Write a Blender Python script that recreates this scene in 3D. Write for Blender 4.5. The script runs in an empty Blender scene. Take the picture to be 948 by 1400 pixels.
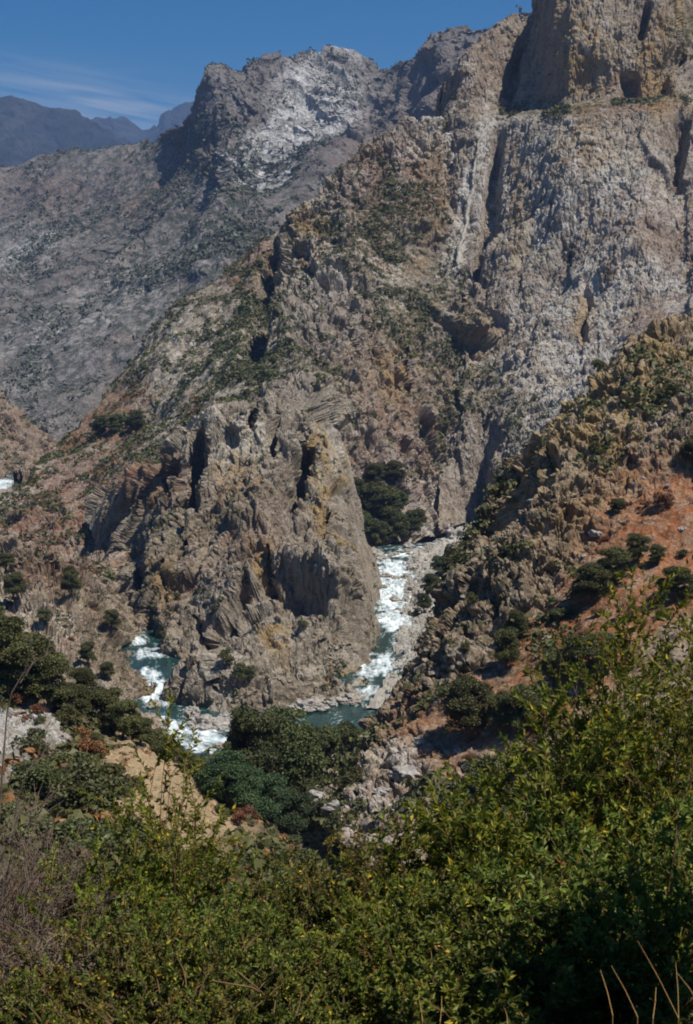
import bpy, math, time
import numpy as np
from concurrent.futures import ThreadPoolExecutor
T0 = time.time()
RES = 1.0
f32 = np.float32
rng = np.random.default_rng(7)
SC = bpy.context.scene
COL = SC.collection

# ------------------------------------------------------------------ camera geometry
EYE = np.array([0., 0., 150.]); PITCH = math.radians(7.33); FPX = 1944.
CP, SP = math.cos(PITCH), math.sin(PITCH)
def ray(px, py):
    x = (np.asarray(px, float)-474)/FPX; y = (700-np.asarray(py, float))/FPX
    return np.stack([x, CP+y*SP, -SP+y*CP], -1)
def at(px, py, Y):                       # world point seen at (px,py) of the photo, Y metres ahead
    d = ray(px, py); return EYE + d*(np.asarray(Y, float)/d[..., 1])[..., None]
def at_z(px, py, z):
    d = ray(px, py); return EYE + d*((z-150.)/d[..., 2])[..., None]
def proj(P):
    q = P-EYE; f = q[:, 1]*CP-q[:, 2]*SP; u = q[:, 1]*SP+q[:, 2]*CP
    f = np.where(np.abs(f) < 1e-3, 1e-3, f)
    return 474+FPX*q[:, 0]/f, 700-FPX*u/f, f

# ------------------------------------------------------------------ noise (numpy, threaded)
def _h(ix, iy, iz, s):
    h = (ix*np.uint32(374761393)) ^ (iy*np.uint32(668265263)) ^ (iz*np.uint32(2147483647-58)) ^ np.uint32(s*2654435761 % 4294967296)
    h = (h ^ (h >> np.uint32(13)))*np.uint32(1274126177)
    h = (h ^ (h >> np.uint32(16)))*np.uint32(2246822519)
    return h ^ (h >> np.uint32(15))
def _r(h, k=0):
    if k: h = (h*np.uint32(1664525+2*k)+np.uint32(1013904223)); h = h ^ (h >> np.uint32(14))
    return (h & np.uint32(0xFFFFFF)).astype(f32)*f32(1/16777215.)
def _chunks(fn, P):
    n = len(P); C = 40000
    out = np.empty(n, f32)
    def job(i): out[i:i+C] = fn(P[i:i+C])
    with ThreadPoolExecutor(4) as ex: list(ex.map(job, range(0, n, C)))
    return out
def vnoise(P, seed=0):
    def fn(p):
        p = p.astype(f32); i = np.floor(p); f = p-i; i = i.astype(np.int64).astype(np.uint32)
        f = f*f*f*(f*(f*6-15)+10); x, y, z = i[:, 0], i[:, 1], i[:, 2]; one = np.uint32(1)
        def L(a, b, t): return a+(b-a)*t
        v = [_r(_h(x+np.uint32(a), y+np.uint32(b), z+np.uint32(c), seed)) for c in (0, 1) for b in (0, 1) for a in (0, 1)]
        a = L(L(v[0], v[1], f[:, 0]), L(v[2], v[3], f[:, 0]), f[:, 1])
        b = L(L(v[4], v[5], f[:, 0]), L(v[6], v[7], f[:, 0]), f[:, 1])
        return L(a, b, f[:, 2])*2-1
    return _chunks(fn, P)
def fbm(P, oct=4, seed=0, gain=.5):
    o = 0; a = 1.; s = 0
    for k in range(oct):
        o = o+a*vnoise(P*(2.03**k)+k*17.3, seed+k); s += a; a *= gain
    return o/s*1.6
def facet(P, seed=0, tilt=1.9, soft=18., crack=0.):          # fractured blocks: every cell is a tilted flat plane of its own height
    def fn(p):
        p = p.astype(f32); i0 = np.floor(p-.5); num = np.zeros(len(p), f32); den = np.full(len(p), 1e-12, f32); d1 = np.full(len(p), 9., f32); d2 = d1.copy()
        for a in (0, 1):
            for b in (0, 1):
                for c in (0, 1):
                    i = i0+np.array([a, b, c], f32); u = i.astype(np.int64).astype(np.uint32)
                    h = _h(u[:, 0], u[:, 1], u[:, 2], seed)
                    d = p-i-.5-(np.stack([_r(h, 1), _r(h, 2), _r(h, 3)], -1)-.5)*f32(.72)
                    q = (d*d).sum(1); w = np.exp(q*f32(-soft)); d2 = np.minimum(d2, np.maximum(d1, q)); d1 = np.minimum(d1, q)
                    g = (np.stack([_r(h, 4), _r(h, 5), _r(h, 6)], -1)-.5)*f32(tilt*2)
                    v = (_r(h, 7)*2-1)*f32(.7)+(d*g).sum(1)
                    num += v*w; den += w
        o = num/den
        return o-f32(crack)*np.exp(-((np.sqrt(d2)-np.sqrt(d1))/f32(.07))**2) if crack else o
    return _chunks(fn, P)
def ss(a, b, x):
    t = np.clip((x-a)/(b-a), 0, 1); return t*t*(3-2*t)

# ------------------------------------------------------------------ lofted land sheets
def crom(A, n, axis):                    # Catmull-Rom along an axis, n samples
    A = np.moveaxis(A, axis, 0); k = len(A)
    t = np.linspace(0, k-1, n); i = np.clip(np.floor(t).astype(int), 0, k-2); f = (t-i).reshape((-1,)+(1,)*(A.ndim-1))
    p = np.concatenate([2*A[:1]-A[1:2], A, 2*A[-1:]-A[-2:-1]])
    p0, p1, p2, p3 = p[i], p[i+1], p[i+2], p[i+3]
    o = .5*(2*p1+(p2-p0)*f+(2*p0-5*p1+4*p2-p3)*f**2+(3*p1-p0-3*p2+p3)*f**3)
    return np.moveaxis(o, 0, axis)
class Sheet: pass
def ctrl(rows):
    out = []
    for r in rows:
        out.append([at_z(a, b, -4.) if c is None else at(a, b, c) for a, b, c in r])
    return np.array(out)
def loft(C, nu, nv, back=None):
    if back:                             # rows hidden behind the crest
        ex = [C[0]+np.array(b, float) for b in back]; C = np.concatenate([np.array(ex), C])
    nu = int(nu*RES); nv = int(nv*RES)
    G = crom(crom(C, nv, 0), nu, 1)
    s = Sheet(); s.nu, s.nv = nu, nv
    du = np.gradient(G, axis=1); dv = np.gradient(G, axis=0)
    N = np.cross(du, dv); N /= np.linalg.norm(N, axis=2, keepdims=True)+1e-9
    s.P = G.reshape(-1, 3); s.N = N.reshape(-1, 3)
    if np.median(s.N[:, 2]) < 0: s.N = -s.N
    s.px, s.py, s.d = proj(s.P)
    s.V = np.repeat(np.linspace(0, 1, nv), nu); s.U = np.tile(np.linspace(0, 1, nu), nv)
    s.z = np.zeros((len(s.P), 4), f32)
    return s
def blob(s, cx, cy, rx, ry, rot=0, soft=.5):
    a = math.radians(rot); x = s.px-cx; y = s.py-cy
    u = (x*math.cos(a)+y*math.sin(a))/rx; v = (-x*math.sin(a)+y*math.cos(a))/ry
    return ss(1+soft, 1-soft, np.sqrt(u*u+v*v)+s.jit*.45).astype(f32)
def cleft(s, pts, w, depth, lo=.18):     # a step in the rock: the ground drops back sharply on the left of a line
    ys = np.array([p[1] for p in pts], float); xs = np.array([p[0] for p in pts], float)
    xc = np.interp(s.py+s.jit*6, ys, xs)+s.jit*5
    t = (xc-s.px)/w
    y0, y1 = ys[0], ys[-1]; e = (y1-y0)*.2
    fade = ss(y0-e*.3, y0+e, s.py)*ss(y1+e*.3, y1-e, s.py)
    return np.where((t > 0) & (t < 1), ss(0, lo, t)*(1-ss(.35, 1, t)), 0)*depth*fade
def build(s, name, mat, kind='structure', label=None, cat=None):
    n = s.nu; k = len(s.P)
    i = (np.arange(s.nv-1)[:, None]*n+np.arange(n-1)).ravel()
    F = np.stack([i, i+1, i+1+n, i+n], 1)
    a, b, c = s.P[F[:, 0]], s.P[F[:, 1]], s.P[F[:, 2]]
    if np.cross(b-a, c-a)[:, 2].mean() < 0: F = F[:, ::-1]
    o = mesh_np(name, s.P, F, mat, zone=s.z)
    if label: o['label'] = label
    if cat: o['category'] = cat
    o['kind'] = kind
    s.o = o; s.qx, s.qy, s.qd = proj(s.P)
    return o
def mesh_np(name, V, F, mat=None, parent=None, zone=None, rnd=None, smooth=False, link=True):
    m = bpy.data.meshes.new(name); V = np.ascontiguousarray(V, f32); F = np.asarray(F)
    m.vertices.add(len(V)); m.vertices.foreach_set('co', V.ravel())
    w = F.shape[1]
    m.loops.add(F.size); m.loops.foreach_set('vertex_index', np.ascontiguousarray(F, np.int32).ravel())
    m.polygons.add(len(F)); m.polygons.foreach_set('loop_start', np.arange(0, F.size, w, dtype=np.int32))
    m.polygons.foreach_set('use_smooth', np.full(len(F), smooth))
    m.update(calc_edges=True)
    if zone is not None:
        at_ = m.attributes.new('zone', 'FLOAT_COLOR', 'POINT'); at_.data.foreach_set('color', np.ascontiguousarray(zone, f32).ravel())
    if rnd is not None:
        at_ = m.attributes.new('rnd', 'FLOAT', 'POINT'); at_.data.foreach_set('value', np.ascontiguousarray(rnd, f32))
    if mat: m.materials.append(mat)
    o = bpy.data.objects.new(name, m)
    if link: COL.objects.link(o)
    if parent: o.parent = parent
    return o
def drop(s, px, py, r=2.5):              # the visible point of a sheet nearest a place in the photo
    d = (s.qx-px)**2+(s.qy-py)**2
    c = np.where((d < max(r*r, d.min()*1.5+.5)) & (s.qd > 1))[0]
    j = c[np.argmin(s.qd[c])]; return s.P[j].copy()

# ------------------------------------------------------------------ materials
class NT:
    def __init__(s, name, vol=False):
        s.m = bpy.data.materials.new(name); s.m.use_nodes = True; s.t = s.m.node_tree; s.t.nodes.clear()
        s.out = s.n('ShaderNodeOutputMaterial')
    def n(s, typ, **kw):
        o = s.t.nodes.new(typ)
        for k, v in kw.items():
            if hasattr(o, k) and k not in o.inputs: setattr(o, k, v)
            else: s.set(o.inputs[k], v)
        return o
    def set(s, inp, v):
        if isinstance(v, bpy.types.NodeSocket): s.t.links.new(v, inp)
        elif isinstance(v, tuple) and len(v) == 3 and inp.type == 'RGBA': inp.default_value = v+(1,)
        else: inp.default_value = v
    def noise(s, scale, detail=4, rough=.55, vec=None, stretch=None):
        if vec is None: vec = s.pos
        if stretch:
            m = s.n('ShaderNodeMapping'); s.set(m.inputs['Vector'], vec); m.inputs['Scale'].default_value = stretch[0]
            if len(stretch) > 1: m.inputs['Rotation'].default_value = stretch[1]
            vec = m.outputs[0]
        o = s.n('ShaderNodeTexNoise'); s.set(o.inputs['Vector'], vec); o.inputs['Scale'].default_value = scale
        o.inputs['Detail'].default_value = detail; o.inputs['Roughness'].default_value = rough
        return o.outputs['Fac']
    def ramp(s, v, a, b):
        o = s.n('ShaderNodeMapRange'); s.set(o.inputs['Value'], v); o.inputs['From Min'].default_value = a; o.inputs['From Max'].default_value = b
        return o.outputs[0]
    def mix(s, f, a, b):
        o = s.n('ShaderNodeMix', data_type='RGBA'); s.set(o.inputs[0], f); s.set(o.inputs[6], a); s.set(o.inputs[7], b); return o.outputs[2]
    def math(s, op, a, b=0.):
        o = s.n('ShaderNodeMath', operation=op); s.set(o.inputs[0], a); s.set(o.inputs[1], b); o.use_clamp = False; return o.outputs[0]
def cramp(c): return tuple(c)
def rock_mat(name, cols, ochre, soil, veg, pale, fs=1.0, streak=0., rough_amp=1., cream=(.44, .385, .27)):
    """cols: dark, mid, light rock; the zone attribute says where soil (R), scrub (G), bleached rock (B) and iron stain (A) lie"""
    t = NT(name); g = t.n('ShaderNodeNewGeometry'); t.pos = g.outputs['Position']
    z = t.n('ShaderNodeAttribute', attribute_name='zone'); sep = t.n('ShaderNodeSeparateColor'); t.set(sep.inputs[0], z.outputs['Color'])
    R, G, B, A = sep.outputs[0], sep.outputs[1], sep.outputs[2], z.outputs['Alpha']
    big = t.noise(.012/fs, 5, .6); mid = t.noise(.09/fs, 5, .7); fine = t.noise(.6/fs, 4, .75)
    speck = t.noise(2.2/fs, 2, .6)
    c = t.mix(t.ramp(mid, .36, .64), cols[0], cols[1])
    c = t.mix(t.ramp(fine, .5, .72), c, cols[2])
    c = t.mix(t.math('MULTIPLY', t.ramp(big, .45, .62), .45), c, cols[3])
    c = t.mix(t.math('MULTIPLY', t.ramp(speck, .56, .72), .55), c, cols[2])
    c = t.mix(t.math('MULTIPLY', t.ramp(speck, .46, .3), .6), c, tuple(x*.42 for x in cols[0]))
    pf = t.math('MULTIPLY', B, t.ramp(t.math('ADD', mid, t.math('MULTIPLY', fine, .6)), .62, .95))
    c = t.mix(t.math('MINIMUM', t.math('MULTIPLY', pf, 1.25), 1.), c, t.mix(t.ramp(fine, .3, .7), tuple(x*.6 for x in pale), pale))
    lich = t.noise(.04/fs, 5, .72); c = t.mix(t.math('MULTIPLY', t.ramp(lich, .53, .66), .62), c, t.mix(t.ramp(fine, .35, .65), tuple(x*.6 for x in cream), cream))
    brn = t.noise(.055/fs, 4, .7, vec=None, stretch=((1, 1, .5),)); c = t.mix(t.math('MULTIPLY', t.ramp(brn, .54, .66), .6), c, tuple(x*.62 for x in cols[3]))
    if streak:
        st = t.noise(.11/fs, 5, .65, stretch=((1, 1, .1),)); st2 = t.noise(.3/fs, 3, .6, stretch=((1, 1, .06),))
        c = t.mix(t.math('MULTIPLY', t.ramp(st, .54, .7), streak), c, tuple(x*.3 for x in cols[0]))
        c = t.mix(t.math('MULTIPLY', t.ramp(st2, .58, .7), streak*.6), c, cols[2])
    of = t.math('MULTIPLY', A, t.ramp(t.noise(.05/fs, 4, .65, stretch=((1, 1, .45),)), .37, .52))
    c = t.mix(of, c, t.mix(t.ramp(fine, .3, .7), tuple(x*.55 for x in ochre), ochre))
    sf = t.math('MULTIPLY', R, t.ramp(t.math('ADD', fine, t.math('MULTIPLY', mid, .7)), 1.1, .72))
    c = t.mix(sf, c, t.mix(t.ramp(t.noise(.25/fs, 4, .7), .35, .68), tuple(x*.55 for x in soil), soil))
    vf = t.math('MULTIPLY', G, t.ramp(t.noise(.2/fs, 5, .7), .44, .58))
    c = t.mix(vf, c, t.mix(t.ramp(fine, .3, .7), tuple(x*.45 for x in veg), veg))
    bump = t.n('ShaderNodeBump'); bump.inputs['Strength'].default_value = .9; bump.inputs['Distance'].default_value = 1.1*fs*rough_amp
    t.set(bump.inputs['Height'], t.math('ADD', t.math('MULTIPLY', mid, 2.), fine))
    b = t.n('ShaderNodeBsdfPrincipled', Roughness=.95); t.set(b.inputs['Base Color'], c); t.set(b.inputs['Normal'], bump.outputs[0])
    b.inputs['Specular IOR Level'].default_value = .15
    t.t.links.new(b.outputs[0], t.out.inputs[0]); return t.m
def leaf_mat(name, ca, cb, cc=None, transl=.25, pc=.9):
    """leaf colours by the per-leaf rnd value: ca..cb, and cc (dead or yellow leaves) past pc"""
    t = NT(name); a = t.n('ShaderNodeAttribute', attribute_name='rnd'); o = t.n('ShaderNodeObjectInfo')
    c = t.mix(a.outputs['Fac'], ca, cb)
    hs = t.n('ShaderNodeHueSaturation'); t.set(hs.inputs['Color'], c)
    t.set(hs.inputs['Value'], t.math('ADD', t.math('MULTIPLY', o.outputs['Random'], .5), .75))
    t.set(hs.inputs['Hue'], t.math('ADD', t.math('MULTIPLY', o.outputs['Random'], .03), .487))
    c = hs.outputs[0]
    if cc:
        for lo, col in cc: c = t.mix(t.math('GREATER_THAN', a.outputs['Fac'], lo), c, col)
    d = t.n('ShaderNodeBsdfPrincipled', Roughness=.55); t.set(d.inputs['Base Color'], c); d.inputs['Specular IOR Level'].default_value = .3
    if transl:
        tr = t.n('ShaderNodeBsdfTranslucent'); t.set(tr.inputs['Color'], c)
        mx = t.n('ShaderNodeMixShader'); mx.inputs[0].default_value = transl
        t.t.links.new(d.outputs[0], mx.inputs[1]); t.t.links.new(tr.outputs[0], mx.inputs[2]); t.t.links.new(mx.outputs[0], t.out.inputs[0])
    else: t.t.links.new(d.outputs[0], t.out.inputs[0])
    return t.m
def plain_mat(name, ca, cb, scale, rough=.9):
    t = NT(name); tc = t.n('ShaderNodeTexCoord'); t.pos = tc.outputs['Object']
    nz = t.noise(scale, 5, .65)
    b = t.n('ShaderNodeBsdfPrincipled', Roughness=rough); t.set(b.inputs['Base Color'], t.mix(t.ramp(nz, .35, .65), ca, cb))
    bp = t.n('ShaderNodeBump'); bp.inputs['Strength'].default_value = .5; t.set(bp.inputs['Height'], nz); t.set(b.inputs['Normal'], bp.outputs[0])
    b.inputs['Specular IOR Level'].default_value = .2
    t.t.links.new(b.outputs[0], t.out.inputs[0]); return t.m

ORANGE = (.36, .125, .045); OCHRE = (.36, .25, .125); GREEN = (.068, .078, .03)
M_BACK = rock_mat('back_mountain_rock', ((.105, .097, .092), (.165, .15, .143), (.34, .325, .31), (.185, .142, .125)), (.3, .2, .15), (.22, .14, .11), (.075, .085, .066), (.6, .6, .6), fs=4.2, cream=(.24, .23, .225))
M_FAR = rock_mat('far_mountain_rock', ((.018, .024, .022), (.026, .03, .028), (.05, .048, .045), (.02, .026, .022)), (.05, .05, .05), (.05, .05, .05), (.012, .02, .014), (.12, .11, .105), fs=18, cream=(.05, .05, .045))
M_RIDGE = rock_mat('ridge_rock', ((.135, .113, .093), (.225, .193, .16), (.43, .40, .36), (.235, .18, .135)), OCHRE, (.27, .115, .06), GREEN, (.58, .55, .5))
M_SPUR = rock_mat('spur_rock', ((.13, .108, .087), (.21, .177, .145), (.39, .36, .31), (.225, .172, .125)), (.38, .27, .13), (.27, .12, .06), GREEN, (.58, .54, .46), fs=.75, cream=(.35, .315, .255))
M_WALL = rock_mat('wall_rock', ((.13, .098, .074), (.225, .18, .14), (.44, .40, .34), (.23, .155, .1)), OCHRE, (.28, .15, .09), GREEN, (.52, .5, .465), streak=.9)
M_RIGHT = rock_mat('right_ridge_rock', ((.125, .092, .062), (.235, .18, .122), (.47, .40, .29), (.25, .17, .1)), (.42, .31, .16), ORANGE, (.07, .072, .028), (.56, .53, .5), fs=.5)
M_LEFT = rock_mat('left_bank_rock', ((.14, .11, .085), (.225, .18, .14), (.42, .37, .32), (.25, .18, .12)), (.4, .3, .19), (.25, .12, .06), GREEN, (.56, .51, .44), fs=.5)
M_NEAR = rock_mat('near_slope_earth', ((.10, .075, .05), (.15, .115, .075), (.27, .22, .15), (.17, .115, .065)), (.44, .33, .2), (.42, .31, .18), (.06, .07, .025), (.5, .49, .47), fs=.25, cream=(.24, .2, .13))
M_BAR = rock_mat('gravel', ((.23, .21, .18), (.33, .31, .27), (.52, .5, .46), (.3, .27, .23)), OCHRE, ORANGE, GREEN, (.6, .58, .54), fs=.4)
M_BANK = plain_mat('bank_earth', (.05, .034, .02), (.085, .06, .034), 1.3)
M_BARK = plain_mat('bark', (.06, .045, .033), (.13, .1, .075), 4)
M_STEM = plain_mat('stem_wood', (.1, .07, .035), (.2, .13, .06), 9)
M_TWIG = plain_mat('grey_twig', (.12, .09, .072), (.22, .17, .135), 9)
M_STRAW = plain_mat('straw', (.36, .2, .07), (.5, .31, .12), 5, .7)
M_BOULD = plain_mat('boulder_stone', (.2, .175, .145), (.36, .33, .29), 1.6)
M_PALEB = plain_mat('white_stone', (.2, .185, .165), (.42, .4, .375), 1.8)
M_OAK = leaf_mat('oak_leaves', (.05, .058, .018), (.12, .118, .036), transl=.12)
M_RIV = leaf_mat('riverside_leaves', (.045, .06, .02), (.1, .11, .036), transl=.15)
M_BLUE = leaf_mat('bluish_leaves', (.03, .055, .022), (.064, .094, .034), transl=.12)
M_SHRUB = leaf_mat('shrub_leaves', (.055, .064, .022), (.115, .12, .044), transl=.12)
M_SAGE = leaf_mat('sage_leaves', (.06, .068, .042), (.105, .11, .07), transl=.1)
M_RUST = leaf_mat('rusty_leaves', (.13, .06, .03), (.26, .12, .05), transl=.12)
M_OLIVE = leaf_mat('olive_leaves', (.06, .065, .02), (.115, .105, .035), transl=.15)
LEAFY = [(.86, (.24, .2, .02)), (.92, (.62, .46, .05)), (.975, (.34, .13, .035))]
M_FG = leaf_mat('bush_leaves', (.08, .115, .014), (.36, .37, .052), LEAFY, transl=.45)
M_FGB = leaf_mat('deep_green_leaves', (.055, .085, .014), (.24, .26, .045), [(.91, (.5, .4, .05)), (.97, (.26, .1, .03))], transl=.3)
M_FGY = leaf_mat('yellowing_leaves', (.08, .085, .02), (.21, .18, .045), [(.8, (.3, .23, .03)), (.9, (.55, .4, .05)), (.96, (.26, .11, .03))], transl=.35)
M_DRYL = leaf_mat('dry_leaves', (.09, .06, .038), (.2, .135, .085), [(.9, (.1, .1, .03))], transl=.2)

# ------------------------------------------------------------------ the land
def prep(s, scale):
    s.jit = fbm(s.P/scale, 3, 5).astype(f32)
def normals(s):
    G = s.P.reshape(s.nv, s.nu, 3); N = np.cross(np.gradient(G, axis=1), np.gradient(G, axis=0)).reshape(-1, 3)
    N /= np.linalg.norm(N, axis=1, keepdims=True)+1e-9
    return N*np.sign((N*s.N).sum(1, keepdims=True)+1e-6)
def rocks(s, amps, mask, zst=1.7, seed=11):
    """breaks the sheet into blocks, coarse to fine; each size works on the faces the last one made"""
    W = np.stack([fbm(s.P/45., 2, 91), fbm(s.P/45.+31, 2, 92), fbm(s.P/45.+67, 2, 93)], -1)*5
    N0 = s.N
    for k, (sc, am) in enumerate(amps):
        N = normals(s); N = N+N0*2.2; N /= np.linalg.norm(N, axis=1, keepdims=True)+1e-9
        q = (s.P+W*min(1, sc/25.)).astype(f32)/np.array([sc, sc, sc*zst], f32)
        q = q+np.stack([vnoise(q*.9+7, seed+k), vnoise(q*.9+23, seed+k+1), vnoise(q*.9+51, seed+k+2)], -1)*f32(.1)
        a, b = .5+1.3*k, .25*math.sin(2.1*k+1); ca, sa, cb, sb = math.cos(a), math.sin(a), math.cos(b), math.sin(b)
        q = q@np.array([[ca, -sa, 0], [sa, ca, 0], [0, 0, 1]], f32)@np.array([[1, 0, 0], [0, cb, -sb], [0, sb, cb]], f32)
        s.P += N*(facet(q, seed+k*7, soft=45. if k < 2 else 70., crack=(0, .5, .75, .6, .4)[k])*am*1.05*mask)[:, None]
    s.N = .5*(normals(s)+N0)
    return 0.

# back mountain (3 to 4 km away)
A = ctrl([
 [(-160,240,4350),(0,226,4250),(60,209,4150),(130,200,4050),(205,187,3950),(248,163,3680),(268,120,3590),(290,92,3500),(320,96,3550),(355,74,3650),(420,70,3750),(470,76,3800),(525,92,3850),(575,62,3600),(660,33,3400),(730,3,3300),(860,-60,3300)],
 [(-160,300,3900),(0,290,3800),(60,280,3700),(130,270,3650),(205,245,3550),(252,190,3540),(272,165,3440),(296,150,3300),(330,160,3300),(360,150,3400),(420,140,3480),(470,140,3500),(525,150,3500),(575,130,3300),(660,110,3100),(730,90,3000),(860,60,3000)],
 [(-160,345,3500),(0,340,3400),(60,330,3350),(130,315,3250),(205,290,3200),(252,240,3240),(275,215,3130),(300,215,3000),(335,225,3050),(365,215,3200),(420,200,3200),(470,200,3200),(525,210,3200),(575,200,3000),(660,190,2900),(730,180,2800),(860,160,2800)],
 [(-160,420,2950),(0,410,2900),(60,400,2850),(130,385,2800),(205,360,2750),(252,325,2750),(278,305,2700),(305,300,2650),(340,300,2700),(370,290,2850),(420,280,2850),(470,280,2850),(525,280,2850),(575,280,2800),(660,280,2700),(730,280,2600),(860,280,2600)],
 [(-160,520,2450),(0,515,2400),(60,510,2380),(130,490,2380),(205,460,2400),(252,430,2400),(280,410,2400),(310,400,2400),(345,390,2450),(375,380,2500),(420,370,2500),(470,370,2500),(525,370,2500),(575,370,2500),(660,370,2400),(730,370,2400),(860,370,2400)],
 [(-160,640,1900),(0,625,1950),(60,610,1980),(130,590,2000),(205,560,2050),(252,540,2050),(280,520,2050),(310,500,2050),(345,500,2100),(375,500,2100),(420,500,2100),(470,500,2100),(525,500,2100),(575,500,2100),(660,500,2100),(730,500,2100),(860,500,2100)]])
sA = loft(A, 700, 560, back=[(0, 900, -700), (0, 300, -200)]); prep(sA, 260.)
s = sA
cl = np.clip(blob(s, 400, 120, 200, 85)+blob(s, 268, 150, 40, 60)+blob(s, 620, 90, 120, 90)+.25, 0, 1)
d = fbm(s.P/700., 3, 3)*18+np.abs(fbm(s.P/300., 3, 8))*-16
rib = np.abs(fbm(np.stack([(s.P[:, 0]*.6-s.P[:, 1]*.5)/130., s.P[:, 2]/500., (s.P[:, 0]+s.P[:, 1])/900.], 1), 3, 21))
d = d-rib*50*(1-cl*.4)+rocks(s, [(160, 18), (60, 8), (24, 3.8)], .1+.65*cl, 1.5, 31)
s.P = s.P+s.N*d[:, None]
s.z[:, 1] = np.clip(.75*blob(s, 250, 290, 150, 130, 30)+.55*blob(s, 80, 380, 300, 170, -20)+blob(s, 370, 245, 28, 25)+blob(s, 415, 205, 25, 14, -20)+.25, 0, 1)
s.z[:, 2] = np.clip(blob(s, 400, 172, 75, 28, -16)+2*blob(s, 362, 215, 26, 40, 10)+1.2*blob(s, 300, 205, 24, 7, -60)+1.3*blob(s, 285, 225, 6, 45, 32)+.8*blob(s, 430, 130, 60, 60)+.55*blob(s, 40, 330, 60, 25, -25)+.7*blob(s, 30, 330, 28, 10, -40)+.35*blob(s, 150, 400, 160, 60, -30), 0, 1.2)
s.z[:, 0] = np.clip(.5*blob(s, 200, 270, 60, 20, -35)+.6*blob(s, 190, 265, 28, 14, -35)+.5*blob(s, 50, 265, 80, 40)+.3*blob(s, 330, 330, 60, 40), 0, 1)
build(s, 'mountain', M_BACK, label='grey rocky mountain with a white scar under its notched summit', cat='mountain')

# far blue mountains
def far_range(pts, Y, h, name, lab, seed):
    C = ctrl([[(x, y, Y) for x, y in pts], [(x, y+35, Y-1200) for x, y in pts], [(x, y+160, Y-5200) for x, y in pts]])
    s = loft(C, 420, 160, back=[(0, 2500, -900)]); prep(s, 900.)
    s.P = s.P+s.N*(fbm(s.P/1400., 5, seed)*h+rocks(s, [(500, h*.18), (160, h*.11)], 1., 1.2, seed)-np.abs(fbm(s.P/700., 4, seed+3))*h)[:, None]
    s.z[:, 1] = .6; s.z[:, 2] = np.clip(fbm(s.P/600., 3, seed+9), 0, .4)
    build(s, name, M_FAR, label=lab, cat='mountain')
far_range([(-320, 160), (-150, 150), (-40, 158), (20, 152), (60, 160), (110, 168), (160, 190), (215, 225), (300, 260)], 12500, 130, 'mountain', 'dark blue forested mountain far off under the cloud', 41)
far_range([(60, 190), (130, 178), (170, 172), (205, 178), (232, 160), (262, 148), (330, 150), (450, 170)], 16500, 130, 'mountain', 'pale violet peak, the farthest one, beside the grey mountain', 57)

# central ridge
B = ctrl([
 [(-90,666,1150),(-10,664,1160),(25,642,1200),(60,590,1280),(120,530,1350),(200,452,1400),(270,384,1430),(340,322,1450),(395,265,1460),(440,213,1470),(510,183,1500),(575,159,1520),(640,143,1540),(720,110,1600)],
 [(-90,710,1060),(0,694,1080),(42,668,1110),(82,636,1160),(150,588,1190),(225,520,1230),(290,450,1280),(350,385,1330),(402,322,1360),(452,290,1385),(520,268,1410),(585,250,1440),(640,235,1475),(720,210,1560)],
 [(-90,800,990),(0,752,985),(50,716,1000),(100,690,1020),(170,650,1040),(240,590,1080),(300,528,1125),(356,470,1185),(412,420,1220),(462,400,1245),(530,390,1280),(595,380,1320),(645,370,1360),(720,340,1430)],
 [(-90,825,880),(0,795,860),(60,772,860),(110,755,865),(170,730,880),(230,690,910),(290,640,965),(350,590,1025),(412,545,1085),(467,532,1125),(535,540,1155),(600,532,1205),(650,505,1250),(720,470,1320)],
 [(-90,865,None),(0,862,None),(70,858,None),(130,852,None),(175,848,None),(230,846,None),(290,836,None),(350,800,None),(412,762,None),(470,746,None),(535,741,None),(600,727,None),(650,714,None),(720,695,None)]])
sB = loft(B, 780, 820, back=[(0, 330, -330), (0, 100, -80)]); prep(sB, 60.)
s = sB
rid = np.zeros(len(s.P), f32)
cl = np.clip(ss(330, 430, s.px+s.jit*30)*.85+blob(s, 470, 330, 60, 110)+blob(s, 90, 720, 90, 60)*.6+blob(s, 400, 330, 40, 80)+.14, 0, 1)*(1-.6*blob(s, 560, 340, 50, 90, -20))
s.P += s.N*((fbm(s.P/230., 4, 3)*14-np.abs(fbm(s.P/(110., 110., 190.), 4, 8))*13)*ss(0, .25, s.V))[:, None]
rk = (s, [(75, 9), (30, 4.8), (12, 2.3), (5, 1.1), (2.4, .55)], cl, 1.9, 51)
push = cleft(s, [(398, 300), (385, 360), (372, 420), (360, 485)], 45, 45)+cleft(s, [(645, 180), (640, 300), (645, 450)], 14, 12)+cleft(s, [(520, 450), (560, 520)], 15, 12)+cleft(s, [(575, 455), (572, 525)], 14, 16)+cleft(s, [(655, 560), (650, 690)], 18, 25)+cleft(s, [(480, 430), (500, 480)], 12, 10)
d = fbm(s.P/7., 3, 77)*1.3
s.P = s.P+s.N*d[:, None]; s.P[:, 1] += push*.9; s.P[:, 2] -= push*.45
rocks(*rk)
s.z[:, 1] = np.clip(.55*blob(s, 250, 500, 210, 130, -40)+.75*blob(s, 335, 430, 40, 90, 30)+.8*blob(s, 560, 360, 70, 110, -20)+.5*blob(s, 500, 280, 60, 70)+.6*blob(s, 400, 500, 60, 25)+.35*blob(s, 640, 560, 60, 60), 0, 1)
s.z[:, 0] = np.clip(.8*blob(s, 130, 550, 55, 35, -30)+.6*blob(s, 330, 350, 35, 40)+.6*blob(s, 215, 660, 22, 60, 30)+.55*blob(s, 100, 650, 90, 60, -30)+.55*blob(s, 260, 550, 25, 22)+.4*blob(s, 530, 260, 70, 90)+.3*blob(s, 560, 600, 70, 70)+.35*blob(s, 100, 760, 120, 70)+.15, 0, 1)
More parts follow.
